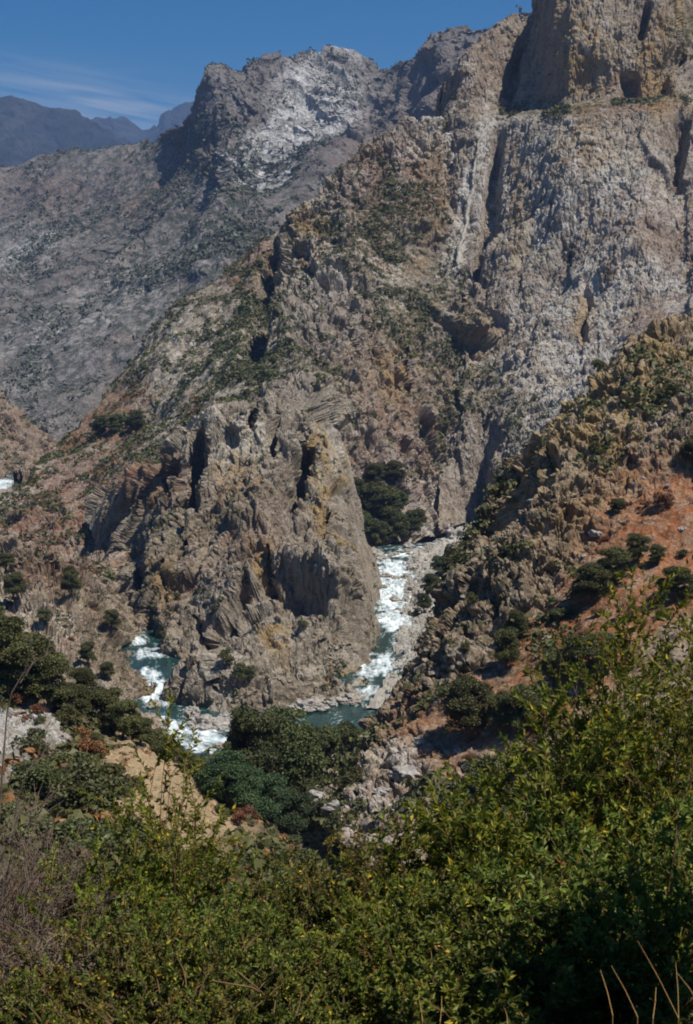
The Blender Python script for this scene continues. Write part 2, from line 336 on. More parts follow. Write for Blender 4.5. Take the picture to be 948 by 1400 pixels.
s.z[:, 2] = np.clip(1.1*blob(s, 595, 210, 45, 75, -10)+.7*blob(s, 540, 380, 30, 50)+.55*blob(s, 440, 330, 60, 80)+.6*blob(s, 210, 570, 12, 40, 30)+.45*blob(s, 280, 470, 110, 60, -40)+.4*blob(s, 600, 690, 50, 50)+1.6*blob(s, 641, 270, 11, 125, 12)+.25, 0, 1.1)
s.z[:, 3] = np.clip(.7*blob(s, 545, 500, 30, 50)+.6*blob(s, 415, 320, 30, 40)+.6*blob(s, 590, 250, 30, 80)+.35*blob(s, 560, 480, 110, 110)+.5*blob(s, 420, 285, 20, 20), 0, 1)
build(s, 'ridge', M_RIDGE, label='tall central rocky ridge with scrubby left flank above the river', cat='ridge')

# right wall and crag
D = ctrl([
 [(606,112,1680),(616,100,1590),(640,66,1570),(690,30,1600),(735,2,1640),(765,-50,1530),(810,-80,1500),(880,-95,1490),(925,-70,1500),(955,-30,1600),(1120,-90,1620)],
 [(600,140,1680),(613,132,1580),(645,120,1530),(690,95,1570),(728,80,1580),(762,60,1470),(805,45,1440),(880,40,1430),(925,50,1430),(952,60,1530),(1120,50,1550)],
 [(600,165,1600),(615,160,1520),(650,150,1500),(695,146,1520),(735,140,1500),(760,135,1445),(800,128,1425),(880,128,1405),(930,130,1400),(955,128,1440),(1120,120,1460)],
 [(600,182,1560),(618,178,1500),(645,176,1480),(680,166,1480),(735,155,1440),(762,150,1415),(800,148,1395),(880,143,1370),(930,140,1375),(955,138,1390),(1120,130,1400)],
 [(600,270,1500),(625,270,1455),(643,272,1440),(672,268,1420),(725,260,1370),(762,255,1335),(800,250,1315),(880,250,1285),(930,250,1300),(955,250,1290),(1120,250,1260)],
 [(600,380,1390),(628,380,1365),(640,384,1365),(662,382,1345),(715,380,1295),(755,375,1270),(800,370,1245),(870,370,1205),(930,368,1195),(955,365,1180),(1120,360,1130)],
 [(600,470,1310),(636,470,1275),(650,475,1280),(670,475,1260),(715,475,1215),(750,475,1195),(790,475,1170),(860,470,1120),(925,460,1085),(955,450,1050),(1120,450,1010)],
 [(600,580,1220),(640,580,1180),(650,585,1185),(668,590,1165),(700,595,1125),(735,600,1100),(780,605,1060),(850,610,1010),(920,610,970),(960,610,940),(1120,610,900)],
 [(600,725,None),(645,712,None),(655,712,None),(675,716,None),(700,730,None),(735,745,None),(780,765,None),(850,790,None),(920,800,None),(960,810,None),(1120,820,None)]])
sD = loft(D, 620, 800, back=[(0, 250, -200), (0, 60, -40)]); prep(sD, 60.)
s = sD
cl = np.clip(1-.75*blob(s, 760, 143, 90, 12)-.6*blob(s, 880, 138, 80, 7)-.5*blob(s, 900, 430, 60, 30, -30)-.4*blob(s, 640, 300, 14, 160, 12), 0, 1)
s.P += s.N*((fbm(s.P/200., 3, 3)*6-np.abs(fbm(s.P/(90., 90., 260.), 3, 9))*5))[:, None]
rk = (s, [(80, 3.8), (32, 1.7), (13, .95), (5.5, .7), (2.6, .5)], cl, 2.8, 151)
push = cleft(s, [(612, 95), (604, 150)], 25, 60)+cleft(s, [(768, 0), (758, 60), (752, 125)], 30, 17)+cleft(s, [(722, 60), (705, 140)], 30, 30)+cleft(s, [(690, 170), (680, 250), (668, 340), (658, 440)], 22, 26)+cleft(s, [(950, 150), (935, 260)], 30, 25)+cleft(s, [(872, 95), (880, 130)], 30, 20)+cleft(s, [(938, 60), (925, 130)], 30, 30)+cleft(s, [(890, 0), (882, 50)], 14, 20)+cleft(s, [(800, 385), (800, 460)], 14, 14)
d = fbm(s.P/7., 3, 77)*1.0
s.P = s.P+s.N*d[:, None]; s.P[:, 1] += push*.9; s.P[:, 2] -= push*.35
rocks(*rk)
s.z[:, 1] = np.clip(1.0*blob(s, 745, 142, 55, 12)+.9*blob(s, 880, 137, 70, 6)+.9*blob(s, 940, 45, 20, 35)+.5*blob(s, 650, 500, 30, 60)+.4*blob(s, 700, 560, 50, 40), 0, 1)
s.z[:, 0] = np.clip(.6*blob(s, 850, 145, 110, 7)+.45*blob(s, 860, 110, 30, 18)+.4*blob(s, 660, 100, 50, 40)+.4*blob(s, 900, 430, 70, 35, -30)+.3*blob(s, 870, 300, 80, 60), 0, 1)
s.z[:, 2] = np.clip(.9*blob(s, 840, 260, 70, 70)+.8*blob(s, 840, 355, 60, 40)+.75*blob(s, 750, 480, 90, 110)+.5*blob(s, 720, 230, 60, 80)+.7*blob(s, 930, 400, 30, 40)+1.6*blob(s, 641, 270, 11, 125, 12)+.5*blob(s, 830, 60, 60, 50)+.6*blob(s, 640, 95, 12, 18, -30)+.25, 0, 1.1)
s.z[:, 3] = np.clip(1.0*blob(s, 905, 70, 30, 80)+.8*blob(s, 790, 70, 35, 50)+.6*blob(s, 700, 270, 14, 70)+.7*blob(s, 790, 430, 14, 40)+.5*blob(s, 800, 210, 60, 30)+.45*blob(s, 830, 70, 100, 90)+.3*blob(s, 700, 480, 60, 80), 0, 1)
build(s, 'cliff', M_WALL, label='pale streaked granite cliff with a castle-like crag above its ledge', cat='cliff')

# promontory between the two reaches of the river
Cc = ctrl([
 [(120,690,1000),(205,640,900),(245,590,895),(300,558,900),(360,545,905),(415,548,905),(437,572,880),(446,598,900),(458,650,1000)],
 [(140,760,900),(202,690,835),(238,655,820),(295,640,815),(358,625,805),(415,640,800),(455,660,790),(474,690,845),(486,738,None)],
 [(150,800,850),(190,750,785),(224,735,760),(280,735,745),(348,725,725),(415,735,715),(472,750,715),(500,772,790),(512,784,None)],
 [(160,830,800),(176,805,745),(208,825,700),(266,845,675),(338,845,645),(420,845,635),(480,845,645),(508,848,700),(518,846,None)],
 [(168,856,760),(180,862,None),(238,905,None),(272,974,None),(340,978,None),(430,966,None),(482,952,None),(496,912,None),(505,900,None)],
 [(172,870,720),(184,872,None),(246,918,None),(280,986,None),(340,992,None),(430,976,None),(478,958,None),(490,918,None),(500,910,None)]])
Cc[5, :, 2] = -9
sC = loft(Cc, 640, 760, back=[(0, 120, -60)]); prep(sC, 40.)
s = sC
ed = ss(0, .06, s.U)*ss(1, .95, s.U)
s.P += s.N*((fbm(s.P/120., 3, 3)*7-np.abs(fbm(s.P/(60., 60., 150.), 3, 9))*6)*ss(.98, .8, s.V))[:, None]
rk = (s, [(60, 9.5), (24, 3.8), (10, 1.5), (5, .85), (2.3, .4)], (.55+.45*ed)*ss(.97, .8, s.V)*(1-.75*ss(.7, .85, s.U)), 2.7, 251)
push = (cleft(s, [(293, 575), (283, 620), (262, 672)], 40, 60)+cleft(s, [(438, 588), (428, 640), (408, 712)], 36, 36)+cleft(s, [(384, 565), (380, 620)], 18, 26)+cleft(s, [(232, 620), (222, 670)], 24, 34)+cleft(s, [(292, 850), (290, 900), (282, 945)], 28, 34)
  + cleft(s, [(262, 735), (255, 800)], 20, 24)+cleft(s, [(205, 740), (195, 810)], 26, 34)+cleft(s, [(455, 700), (452, 740)], 12, 16)+cleft(s, [(375, 750), (370, 790)], 14, 16)+cleft(s, [(236, 770), (232, 820)], 16, 20)+cleft(s, [(360, 560), (350, 590)], 14, 18)+cleft(s, [(318, 945), (300, 975)], 20, 16))*1.45
d = fbm(s.P/5., 3, 77)*.5
s.P = s.P+s.N*d[:, None]; s.P[:, 1] += push*.9; s.P[:, 2] -= push*.4
rocks(*rk)
s.z[:, 1] = np.clip(.5*blob(s, 210, 760, 40, 50)+.4*blob(s, 260, 700, 60, 30)+.35*blob(s, 350, 690, 60, 30, -30)+.15, 0, 1)
s.z[:, 0] = np.clip(.7*blob(s, 200, 650, 25, 40, 30)+.25*blob(s, 330, 700, 70, 60)+.2*blob(s, 230, 800, 40, 60)+.15*blob(s, 300, 770, 100, 50)+.04, 0, 1)
s.z[:, 2] = np.clip(2.2*blob(s, 425, 952, 90, 20)+.5*blob(s, 320, 960, 50, 25)+.6*blob(s, 300, 600, 60, 40)+.6*blob(s, 440, 620, 18, 50)+.35*blob(s, 420, 880, 80, 50)+.25, 0, 2.)
s.z[:, 3] = np.clip(1.0*blob(s, 440, 640, 16, 60)+.9*blob(s, 455, 740, 14, 40, -20)+.95*blob(s, 358, 772, 22, 24)+.9*blob(s, 378, 870, 22, 26)+.8*blob(s, 462, 912, 30, 12)+.7*blob(s, 228, 800, 14, 24)+.5*blob(s, 320, 640, 30, 20)+.12, 0, 1)
build(s, 'rocky_spur', M_SPUR, label='fractured brown rock promontory the river bends around', cat='promontory')

# right ridge
F = ctrl([
 [(1120,390,470),(960,428,440),(890,448,435),(845,480,435),(800,545,430),(738,580,430),(692,655,430),(660,728,440),(636,790,445),(612,850,445),(588,900,435),(552,960,430),(494,1012,425),(452,1064,418),(428,1115,412)],
 [(1120,450,390),(965,480,385),(900,505,382),(855,545,382),(812,590,380),(760,635,382),(715,700,384),(672,760,390),(634,818,394),(604,870,396),(582,925,388),(550,985,376),(492,1035,358),(458,1082,335),(440,1130,310)],
 [(1130,530,320),(980,555,315),(915,590,312),(870,640,312),(825,690,312),(785,730,315),(742,775,318),(702,820,322),(662,870,326),(628,915,328),(596,965,325),(560,1015,315),(520,1055,300),(482,1095,285),(458,1145,268)],
 [(1140,650,235),(1000,680,230),(940,715,230),(895,750,232),(850,795,235),(812,835,238),(772,872,242),(735,910,246),(698,950,250),(665,990,254),(630,1030,254),(590,1065,250),(550,1100,242),(510,1130,232),(485,1170,222)],
 [(1160,820,145),(1040,850,142),(985,880,142),(935,910,144),(890,945,146),(850,975,150),(810,1005,154),(775,1035,158),(735,1065,160),(700,1095,162),(660,1125,162),(615,1150,160),(570,1170,156),(535,1195,152),(510,1225,148)],
 [(1180,1050,75),(1080,1070,75),(1020,1100,76),(970,1120,78),(920,1140,80),(880,1160,84),(840,1180,88),(800,1200,92),(760,1220,95),(720,1240,98),(680,1260,100),(640,1270,100),(600,1280,100),(560,1290,100),(530,1310,100)]])
for r, (a, b) in enumerate(((470, 305), (425, 292), (392, 279), (350, 264), (290, 242), (215, 205))):   # the slope turns towards the sun: farther off on its high side
    for i in range(len(F[r])):
        q = F[r, i]-EYE; F[r, i] = EYE+q*((a+(b-a)*i/(len(F[r])-1))/q[1])
sF = loft(F, 900, 780, back=[(30, 190, -140), (8, 62, -66), (2, 12, -20)]); prep(sF, 25.)
s = sF
cl = np.clip(1.1*ss(100, -60, (s.py-(1440-.85*s.px)))+blob(s, 520, 1060, 90, 90)*.8+.12, 0, 1)   # rocky towards the crest, earthy below
soilz = np.clip(1.1*blob(s, 915, 745, 115, 88, -35)+.85*blob(s, 800, 890, 120, 60, -35)+.75*blob(s, 700, 975, 80, 50, -35)+.6*blob(s, 600, 1010, 60, 40)+.1, 0, 1)
cl = cl*(1-.75*np.clip(soilz-.1, 0, 1))
up = ss(.2, .5, s.V)
s.P += s.N*((fbm(s.P/90., 4, 3)*4.5-np.abs(fbm(s.P/(45., 45., 80.), 4, 9))*4.5))[:, None]
rk = (s, [(38, 2.2), (17, 1.9), (8, 1.5), (3.8, .95), (1.8, .45)], cl, 1.5, 351)
push = cleft(s, [(760, 560), (725, 640), (700, 690), (655, 750), (615, 800), (590, 840)], 30, 20, .3)+cleft(s, [(862, 470), (835, 520)], 30, 14)+cleft(s, [(780, 585), (765, 640)], 20, 9)+cleft(s, [(835, 620), (830, 680)], 14, 7)+cleft(s, [(885, 470), (875, 540)], 14, 6)+cleft(s, [(560, 880), (545, 960)], 14, 8)+cleft(s, [(475, 1070), (462, 1120)], 16, 9)+cleft(s, [(740, 700), (730, 740)], 10, 5)
d = fbm(s.P/3., 3, 77)*.5
s.P = s.P+s.N*d[:, None]; s.P[:, 0] -= push*.2; s.P[:, 1] += push*.75; s.P[:, 2] -= push*.6
rocks(*rk)
s.z[:, 0] = soilz
s.z[:, 1] = np.clip(.6*blob(s, 640, 850, 90, 90, -45)+.5*blob(s, 590, 930, 50, 60)+.3*blob(s, 780, 740, 90, 50)+.15, 0, 1)
s.z[:, 2] = np.clip(1.0*blob(s, 545, 1055, 36, 26)+.5*blob(s, 480, 1090, 40, 50)+.7*blob(s, 530, 1150, 30, 40)+.3*blob(s, 650, 940, 40, 40)+.3*blob(s, 850, 540, 80, 60)+.22, 0, 1.2)
s.z[:, 3] = np.clip(1.0*blob(s, 890, 500, 55, 60)+.7*blob(s, 830, 560, 70, 60)+.45*blob(s, 780, 640, 80, 80)+.15, 0, 1)
build(s, 'hillside', M_RIGHT, label='brown rocky hillside with orange earth descending towards the river', cat='hillside')

# pale scree running down the gully between the ridge and the cliff
tt = np.linspace(0, 1, 46); cx = np.interp(tt, [0, .15, .3, .47, .64, .82, 1], [672, 657, 649, 645, 639, 630, 625]); cy = np.interp(tt, [0, .15, .3, .47, .64, .82, 1], [160, 192, 228, 264, 300, 336, 376])
cp = np.array([min((drop(sD, a, b), drop(sB, a, b)), key=lambda q: q[1]) for a, b in zip(cx, cy)])
yy = np.convolve(np.pad(cp[:, 1], 4, mode='edge'), np.ones(9)/9, 'valid'); cp = at(cx, cy, yy)
cw = (1.6+2.6*tt)*(1+.45*np.interp(tt, np.linspace(0, 1, 16), rng.uniform(-1, 1, 16))); ws = np.linspace(-1, 1, 13)
sS = Sheet(); sS.nu, sS.nv = 13, 184
c2 = crom(cp, 184, 0); w2 = np.interp(np.linspace(0, 1, 184), tt, cw)
P = c2[:, None]+np.stack([ws[None]*w2[:, None], -1.6*(1-ws[None]**2)*np.ones((184, 1))+5*ws[None]**4, .2*(1-ws[None]**2)*np.ones((184, 1))-6*ws[None]**4], -1)
sS.P = P.reshape(-1, 3); sS.P += fbm(sS.P/2.6, 3, 8)[:, None]*np.array([.8, .8, .5])+fbm(sS.P/12., 2, 9)[:, None]*np.array([1.6, 0, 0]); sS.z = np.zeros((len(sS.P), 4), f32); sS.z[:, 2] = .5
build(sS, 'scree', M_BAR, label='long thin pale scree chute down the gully beside the cliff', cat='scree')

# left bank hill
H = ctrl([
 [(-90,735,800),(0,742,770),(60,755,745),(110,782,725),(150,818,705),(176,856,690),(184,890,None),(190,930,None),(200,965,None),(222,1000,None),(250,1026,None)],
 [(-90,780,740),(0,785,715),(60,800,690),(105,825,670),(140,858,655),(164,884,645),(178,910,615),(184,942,580),(194,972,548),(212,1004,515),(240,1032,490)],
 [(-90,850,640),(0,860,620),(60,870,600),(105,888,590),(140,908,580),(160,926,572),(172,944,560),(180,965,540),(190,990,515),(206,1015,495),(236,1042,478)],
 [(-90,960,480),(0,980,470),(60,990,465),(105,1000,462),(140,1010,460),(160,1018,458),(172,1025,455),(180,1035,450),(190,1045,445),(206,1055,440),(236,1065,435)]])
sH = loft(H, 380, 360, back=[(20, 60, -60), (6, 15, -12)]); prep(sH, 30.)
s = sH
d = fbm(s.P/60., 4, 3)*4+rocks(s, [(28, 4.2), (12, 3.0), (5, 1.5), (2.4, .6)], .8, 1.6, 451)+fbm(s.P/4., 3, 77)*.6
s.P = s.P+s.N*(d*np.where(s.P[:, 2] < 2, .4, 1))[:, None]
s.z[:, 1] = .3+.3*blob(s, 150, 900, 40, 60); s.z[:, 0] = np.clip(.25+.5*blob(s, 60, 780, 80, 25), 0, 1)
s.z[:, 2] = np.clip(.25+1.0*blob(s, 55, 855, 40, 35, 35)+.6*blob(s, 150, 950, 50, 22, 20)+.8*blob(s, 200, 990, 20, 30)+.7*blob(s, 5, 800, 12, 30), 0, 1.2)
s.z[:, 3] = .2
build(s, 'riverbank', M_LEFT, label='steep brown rocky bank on the left of the lower river bend', cat='riverbank')

# near slope under the camera's shoulder: bank of trees, white outcrop, bare tan earth
K = ctrl([
 [(-120,1000,None),(0,1010,None),(60,1018,None),(110,1026,None),(160,1034,None),(215,1042,None),(270,1044,None),(330,1036,None),(400,1012,None),(455,992,None),(540,990,None)],
 [(-120,900,400),(0,925,390),(60,960,385),(110,985,380),(160,1010,375),(215,1035,370),(270,1055,368),(330,1065,372),(400,1064,385),(455,1090,400),(540,1130,400)],
 [(-120,890,300),(0,915,290),(50,948,280),(105,985,265),(150,1005,245),(195,1028,225),(245,1062,225),(300,1105,235),(380,1138,260),(440,1172,270),(520,1210,280)],
 [(-120,960,220),(0,980,205),(50,1005,195),(100,1030,185),(140,1050,175),(180,1066,168),(225,1092,168),(285,1130,180),(370,1172,200),(430,1205,210),(510,1250,220)],
 [(-120,1080,130),(0,1090,125),(50,1105,122),(95,1120,120),(140,1135,118),(180,1148,116),(225,1160,118),(285,1185,125),(370,1210,135),(430,1220,140),(510,1230,145)],
 [(-120,1250,80),(0,1250,80),(50,1250,80),(95,1250,80),(140,1255,80),(180,1260,80),(225,1265,80),(285,1270,82),(370,1280,85),(430,1290,85),(510,1300,85)]])
sK = loft(K, 460, 520); prep(sK, 18.)
s = sK
cl = np.clip(.25+blob(s, 30, 1000, 60, 40), 0, 1)
d = fbm(s.P/45., 4, 3)*2.6+rocks(s, [(12, 1.6), (5, .9), (2.2, .45)], cl, 1.2, 551)+fbm(s.P/3., 4, 77)*.42-np.abs(fbm(s.P/np.array([5., 16., 16.]), 3, 78))*1.1
s.P = s.P+s.N*d[:, None]
tan = np.clip(1.3*blob(s, 245, 1095, 105, 48, 40), 0, 1)
s.z[:, 1] = np.clip(.7-tan-blob(s, 30, 1000, 60, 35), 0, 1); s.z[:, 0] = np.clip(.12+1.6*tan, 0, 1.4)
s.z[:, 2] = np.clip(2*blob(s, 20, 998, 62, 32, 15)+1.2*blob(s, 80, 1022, 18, 10, -30), 0, 1.3); s.z[:, 3] = tan*1.0
build(s, 'slope', M_NEAR, label='near wooded slope with a white outcrop and a bare tan earth face', cat='slope')

# slope across the valley at the far left edge, gravel bar and river terrace
G = ctrl([[(-200,460,1750),(-60,510,1750),(0,530,1740),(30,562,1730),(52,592,1700),(70,640,1650)],
          [(-200,540,1600),(-60,575,1600),(0,590,1600),(22,610,1600),(40,630,1590),(60,680,1560)],
          [(-200,650,None),(-60,664,None),(-10,661,None),(5,654,None),(24,647,None),(50,690,None)]])
sG = loft(G, 200, 160, back=[(60, 250, -150)]); prep(sG, 60.)
s = sG; d = fbm(s.P/150., 4, 3)*10+rocks(s, [(40, 6), (15, 3.5), (6, 1.4)], .7, 1.5, 651); s.P = s.P+s.N*d[:, None]
s.z[:] = (.45, .3, .25, .1)
s.z[:, 1] = np.clip(.3+blob(s, 35, 555, 40, 14, 35), 0, 1)
build(s, 'hillside', M_RIDGE, label='reddish scrubby hillside across the valley, downstream beyond the ridge', cat='hillside')

Q = ctrl([[(640,722,None),(600,748,None),(562,766,None),(556,795,None),(552,825,None),(548,865,None),(540,890,None),(532,935,None),(500,985,None)],
          [(690,722,None),(640,748,None),(600,770,None),(590,798,None),(585,830,None),(580,865,None),(570,890,None),(560,935,None),(530,985,None)],
          [(760,722,None),(740,748,None),(690,770,None),(670,798,None),(660,830,None),(650,865,None),(640,890,None),(620,935,None),(590,985,None)]])
Q[0, :, 2] = .2; Q[1, :, 2] = 2.5; Q[2, :, 2] = 16
sQ = loft(Q, 320, 160); prep(sQ, 10.); s = sQ
s.P[:, 2] += fbm(s.P/14., 4, 3)*1.4+rocks(s, [(6, .9), (2.6, .6)], 1., 1., 751)
s.z[:, 2] = .5; s.z[:, 1] = ss(.6, .9, s.V)*.6
build(s, 'gravel_bar', M_BAR, label='pale gravel and boulder bar on the inside of the upper bend', cat='gravel bar')

# ground sheet to the horizon, and the bank the camera stands over
gx = np.array([[-40000, -8000, -16.], [40000, -8000, -16.], [40000, 60000, -16.], [-40000, 60000, -16.]], float)
o = mesh_np('ground', gx, [[0, 1, 2, 3]], M_NEAR, zone=np.tile([.2, .4, 0, 0], (4, 1))); o['kind'] = 'structure'; o['label'] = 'valley floor under the canyon walls'
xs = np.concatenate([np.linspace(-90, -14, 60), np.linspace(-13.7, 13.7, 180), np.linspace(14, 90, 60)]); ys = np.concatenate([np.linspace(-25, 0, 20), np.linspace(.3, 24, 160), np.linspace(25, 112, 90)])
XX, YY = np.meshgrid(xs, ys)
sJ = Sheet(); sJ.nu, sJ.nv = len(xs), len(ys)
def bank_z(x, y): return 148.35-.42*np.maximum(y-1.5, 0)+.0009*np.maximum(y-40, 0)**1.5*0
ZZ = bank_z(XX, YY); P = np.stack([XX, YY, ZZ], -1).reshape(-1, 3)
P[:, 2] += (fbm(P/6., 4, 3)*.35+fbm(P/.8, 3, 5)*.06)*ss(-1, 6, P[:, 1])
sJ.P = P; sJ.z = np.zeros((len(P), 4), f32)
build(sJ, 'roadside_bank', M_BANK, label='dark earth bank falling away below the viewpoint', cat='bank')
print('land', round(time.time()-T0, 1))

# ------------------------------------------------------------------ river
def water_mat():
    t = NT('river_water'); g = t.n('ShaderNodeNewGeometry'); t.pos = g.outputs['Position']
    z = t.n('ShaderNodeAttribute', attribute_name='zone'); sep = t.n('ShaderNodeSeparateColor'); t.set(sep.inputs[0], z.outputs['Color'])
    cb = t.n('ShaderNodeCombineXYZ'); t.set(cb.inputs[0], sep.outputs[1]); t.set(cb.inputs[1], z.outputs['Alpha'])
    n1 = t.noise(1., 6, .68, vec=cb.outputs[0], stretch=((.22, .035, 1),)); n2 = t.noise(1., 5, .7, vec=cb.outputs[0], stretch=((.65, .12, 1),)); n3 = t.noise(.35, 4, .7)
    f = t.ramp(t.math('ADD', sep.outputs[0], t.math('MULTIPLY', t.math('SUBTRACT', t.math('ADD', n1, t.math('ADD', t.math('MULTIPLY', n2, .6), t.math('MULTIPLY', n3, .5))), 1.05), 2.3)), .28, 1.)
    w = t.n('ShaderNodeBsdfPrincipled', Roughness=.12); t.set(w.inputs['Base Color'], t.mix(t.ramp(n1, .3, .7), (.006, .022, .02), (.018, .07, .064)))
    fo = t.n('ShaderNodeBsdfPrincipled', Roughness=.7); t.set(fo.inputs['Base Color'], t.mix(t.ramp(n2, .3, .6), (.45, .62, .66), (.8, .84, .86)))
    b = t.n('ShaderNodeBump'); b.inputs['Strength'].default_value = .6; b.inputs['Distance'].default_value = .5; t.set(b.inputs['Height'], n2)
    t.set(w.inputs['Normal'], b.outputs[0]); t.set(fo.inputs['Normal'], b.outputs[0])
    mx = t.n('ShaderNodeMixShader'); t.set(mx.inputs[0], f); t.t.links.new(w.outputs[0], mx.inputs[1]); t.t.links.new(fo.outputs[0], mx.inputs[2])
    t.t.links.new(mx.outputs[0], t.out.inputs[0]); return t.m
M_WATER = water_mat()
def river(pairs, nu, nv, foam, name, label):
    C = np.array([[at_z(a[0], a[1], 0.), at_z(b[0], b[1], 0.)] for a, b in pairs])
    G = crom(C, nv, 0); w = np.linspace(-.28, 1.28, nu)[None, :, None]; G = G[:, :1]*(1-w)+G[:, 1:]*w
    s = Sheet(); s.nu, s.nv = nu, nv; s.P = G.reshape(-1, 3); s.px, s.py, s.d = proj(s.P); prep(s, 9.)
    fo = np.zeros(len(s.P), f32)
    for b in foam: fo = fo+b[0]*blob(s, *b[1:])
    s.P[:, 2] += fbm(s.P/3., 3, 3)*.35*(.25+np.clip(fo, 0, 1))+fbm(s.P/9., 2, 4)*.3*np.clip(fo, 0, 1)
    s.z = np.zeros((len(s.P), 4), f32); s.z[:, 0] = np.clip(fo, 0, 1.)*.7+.12
    s.z[:, 1] = np.tile(np.linspace(0, 1, nu), nv)*30; dl = np.linalg.norm(np.diff(G.mean(1), axis=0), axis=1); s.z[:, 3] = np.repeat(np.concatenate([[0], np.cumsum(dl)]), nu)
    build(s, name, M_WATER, label=label, cat='river'); return s
sR = river([((680,742),(672,712)),((614,755),(606,741)),((572,762),(560,747)),((556,774),(516,756)),((568,796),(514,790)),((564,830),(514,830)),((566,866),(510,855)),((556,888),(486,886)),
       ((550,908),(478,905)),((542,948),(470,945)),((500,1005),(440,960)),((420,1035),(390,975)),((340,1038),(335,992)),((262,1040),(290,980)),((216,1004),(268,968)),((192,966),(264,948)),
       ((185,930),(246,918)),((182,903),(236,888)),((170,876),(206,864)),((150,862),(180,846))], 90, 900,
  [(.9, 590, 748, 50, 6, -12), (1.1, 538, 800, 26, 32), (.8, 540, 835, 20, 14), (.75, 545, 852, 16, 12), (.75, 512, 912, 28, 14), (.7, 500, 945, 22, 8), (.35, 545, 772, 16, 8),
   (1.1, 218, 945, 30, 16, 20), (.8, 205, 928, 10, 14), (1.15, 265, 1008, 60, 16, 8), (.9, 225, 992, 14, 12, 40), (.7, 208, 893, 22, 8), (.9, 186, 876, 14, 7), (.5, 400, 1010, 60, 20), (.3, 540, 820, 40, 70)],
  'river', 'green whitewater river winding round the rock promontory')
river([((-90,672),(-90,648)),((0,669),(-5,648)),((20,662),(18,648))], 30, 60, [(1.1, 6, 660, 14, 8)], 'river', 'short glimpse of white river at the far left edge')

# ------------------------------------------------------------------ plant and stone makers
def quads(Pc, Nn, sz, asp=1.6):
    """leaf-sized diamond faces at Pc facing Nn"""
    n = len(Pc); a = rng.normal(size=(n, 3)); t = np.cross(Nn, a); t /= np.linalg.norm(t, axis=1, keepdims=True)+1e-9
    b = np.cross(Nn, t); sz = np.broadcast_to(sz, (n,))[:, None]
    V = np.stack([Pc-t*sz*asp/2, Pc+b*sz/2+Nn*sz*.12, Pc+t*sz*asp/2, Pc-b*sz/2+Nn*sz*.12], 1).reshape(-1, 3)
    F = np.arange(n)[:, None]*4+np.array([0, 1, 2, 3]); return V, F
def unit(v): return v/(np.linalg.norm(v, axis=-1, keepdims=True)+1e-9)
def crown_pts(nl, per, R, H, base, lob=.42, flat=.8):
    """points in clumps on the outside of several overlapping boughs"""
    Ps, Ns, Rn = [], [], []
    for k in range(nl):
        a = rng.uniform(0, 2*math.pi); h = rng.uniform(0, 1); rr = R*(1-.75*abs(h-.35)**1.3)*rng.uniform(.25, .8)
        c = np.array([math.cos(a)*rr, math.sin(a)*rr, base+(H-base)*(.12+h*.74)]); lr = R*lob*rng.uniform(.6, 1.25)
        n = int(per*rng.uniform(.6, 1.3)); d = unit(rng.normal(size=(n, 3))); d[:, 2] = np.where(d[:, 2] < -.35, -d[:, 2], d[:, 2])
        r = lr*rng.uniform(.55, 1.08, n)[:, None]
        p = c+d*r*np.array([1, 1, flat]); Ps.append(p); Ns.append(unit(d+rng.normal(size=(n, 3))*1.2)); Rn.append(np.full(n, rng.uniform(.1, .9))+rng.normal(size=n)*.13)
    return np.concatenate(Ps), np.concatenate(Ns), np.clip(np.concatenate(Rn), 0, 1)
def crown_mesh(name, nl, per, R, H, base, sz, mat, **kw):
    p, n, r = crown_pts(nl, per, R, H, base, **kw); V, F = quads(p, n, sz*rng.uniform(.6, 1.35, len(p)))
    return mesh_np(name, V, F, mat, rnd=np.repeat(r, 4), link=False).data
def tubes(paths, sides=5):
    """paths: list of (points kx3, radii k) -> one mesh"""
    VV, FF, o = [], [], 0
    for p, r in paths:
        p = np.asarray(p, float); k = len(p); t = unit(np.gradient(p, axis=0)); ref = np.array([.3, .9, .2]) if abs(t[0][1]) < .8 else np.array([1., 0, 0])
        a = unit(np.cross(t, ref)); b = np.cross(t, a); ang = np.linspace(0, 2*math.pi, sides, endpoint=False)
        V = p[:, None]+(a[:, None]*np.cos(ang)[None, :, None]+b[:, None]*np.sin(ang)[None, :, None])*np.asarray(r)[:, None, None]
        VV.append(V.reshape(-1, 3))
        i = np.arange(k-1)[:, None]*sides; j = np.arange(sides)[None]; jn = (j+1) % sides
        FF.append(np.stack([i+j, i+jn, i+sides+jn, i+sides+j], -1).reshape(-1, 4)+o); o += k*sides
    return np.concatenate(VV), np.concatenate(FF)
def trunk_mesh(H, R, mat=M_BARK):
    ps = []
    n = 6; ln = np.array([rng.normal()*.12, rng.normal()*.12, 0])
    ax = np.array([[0, 0, -.6]]+[[ln[0]*H*t*t+rng.normal()*.04*H*t, ln[1]*H*t*t+rng.normal()*.04*H*t, H*.8*t] for t in np.linspace(0.08, 1, n)])
    r0 = H*.032; ps.append((ax, np.linspace(r0*1.3, r0*.25, n+1)))
    for k in range(7):
        q = rng.uniform(.25, .85); b = ax[1]+(ax[-1]-ax[1])*q; a = rng.uniform(0, 6.28); L = R*rng.uniform(.5, .9)
        e = b+np.array([math.cos(a)*L, math.sin(a)*L, H*rng.uniform(.08, .25)]); m = (b+e)/2+np.array([0, 0, -.03*H])
        ps.append((np.array([b, m, e]), np.array([r0*.5, r0*.33, r0*.1])))
    V, F = tubes(ps, 6); return mesh_np('trunk', V, F, mat, link=False).data
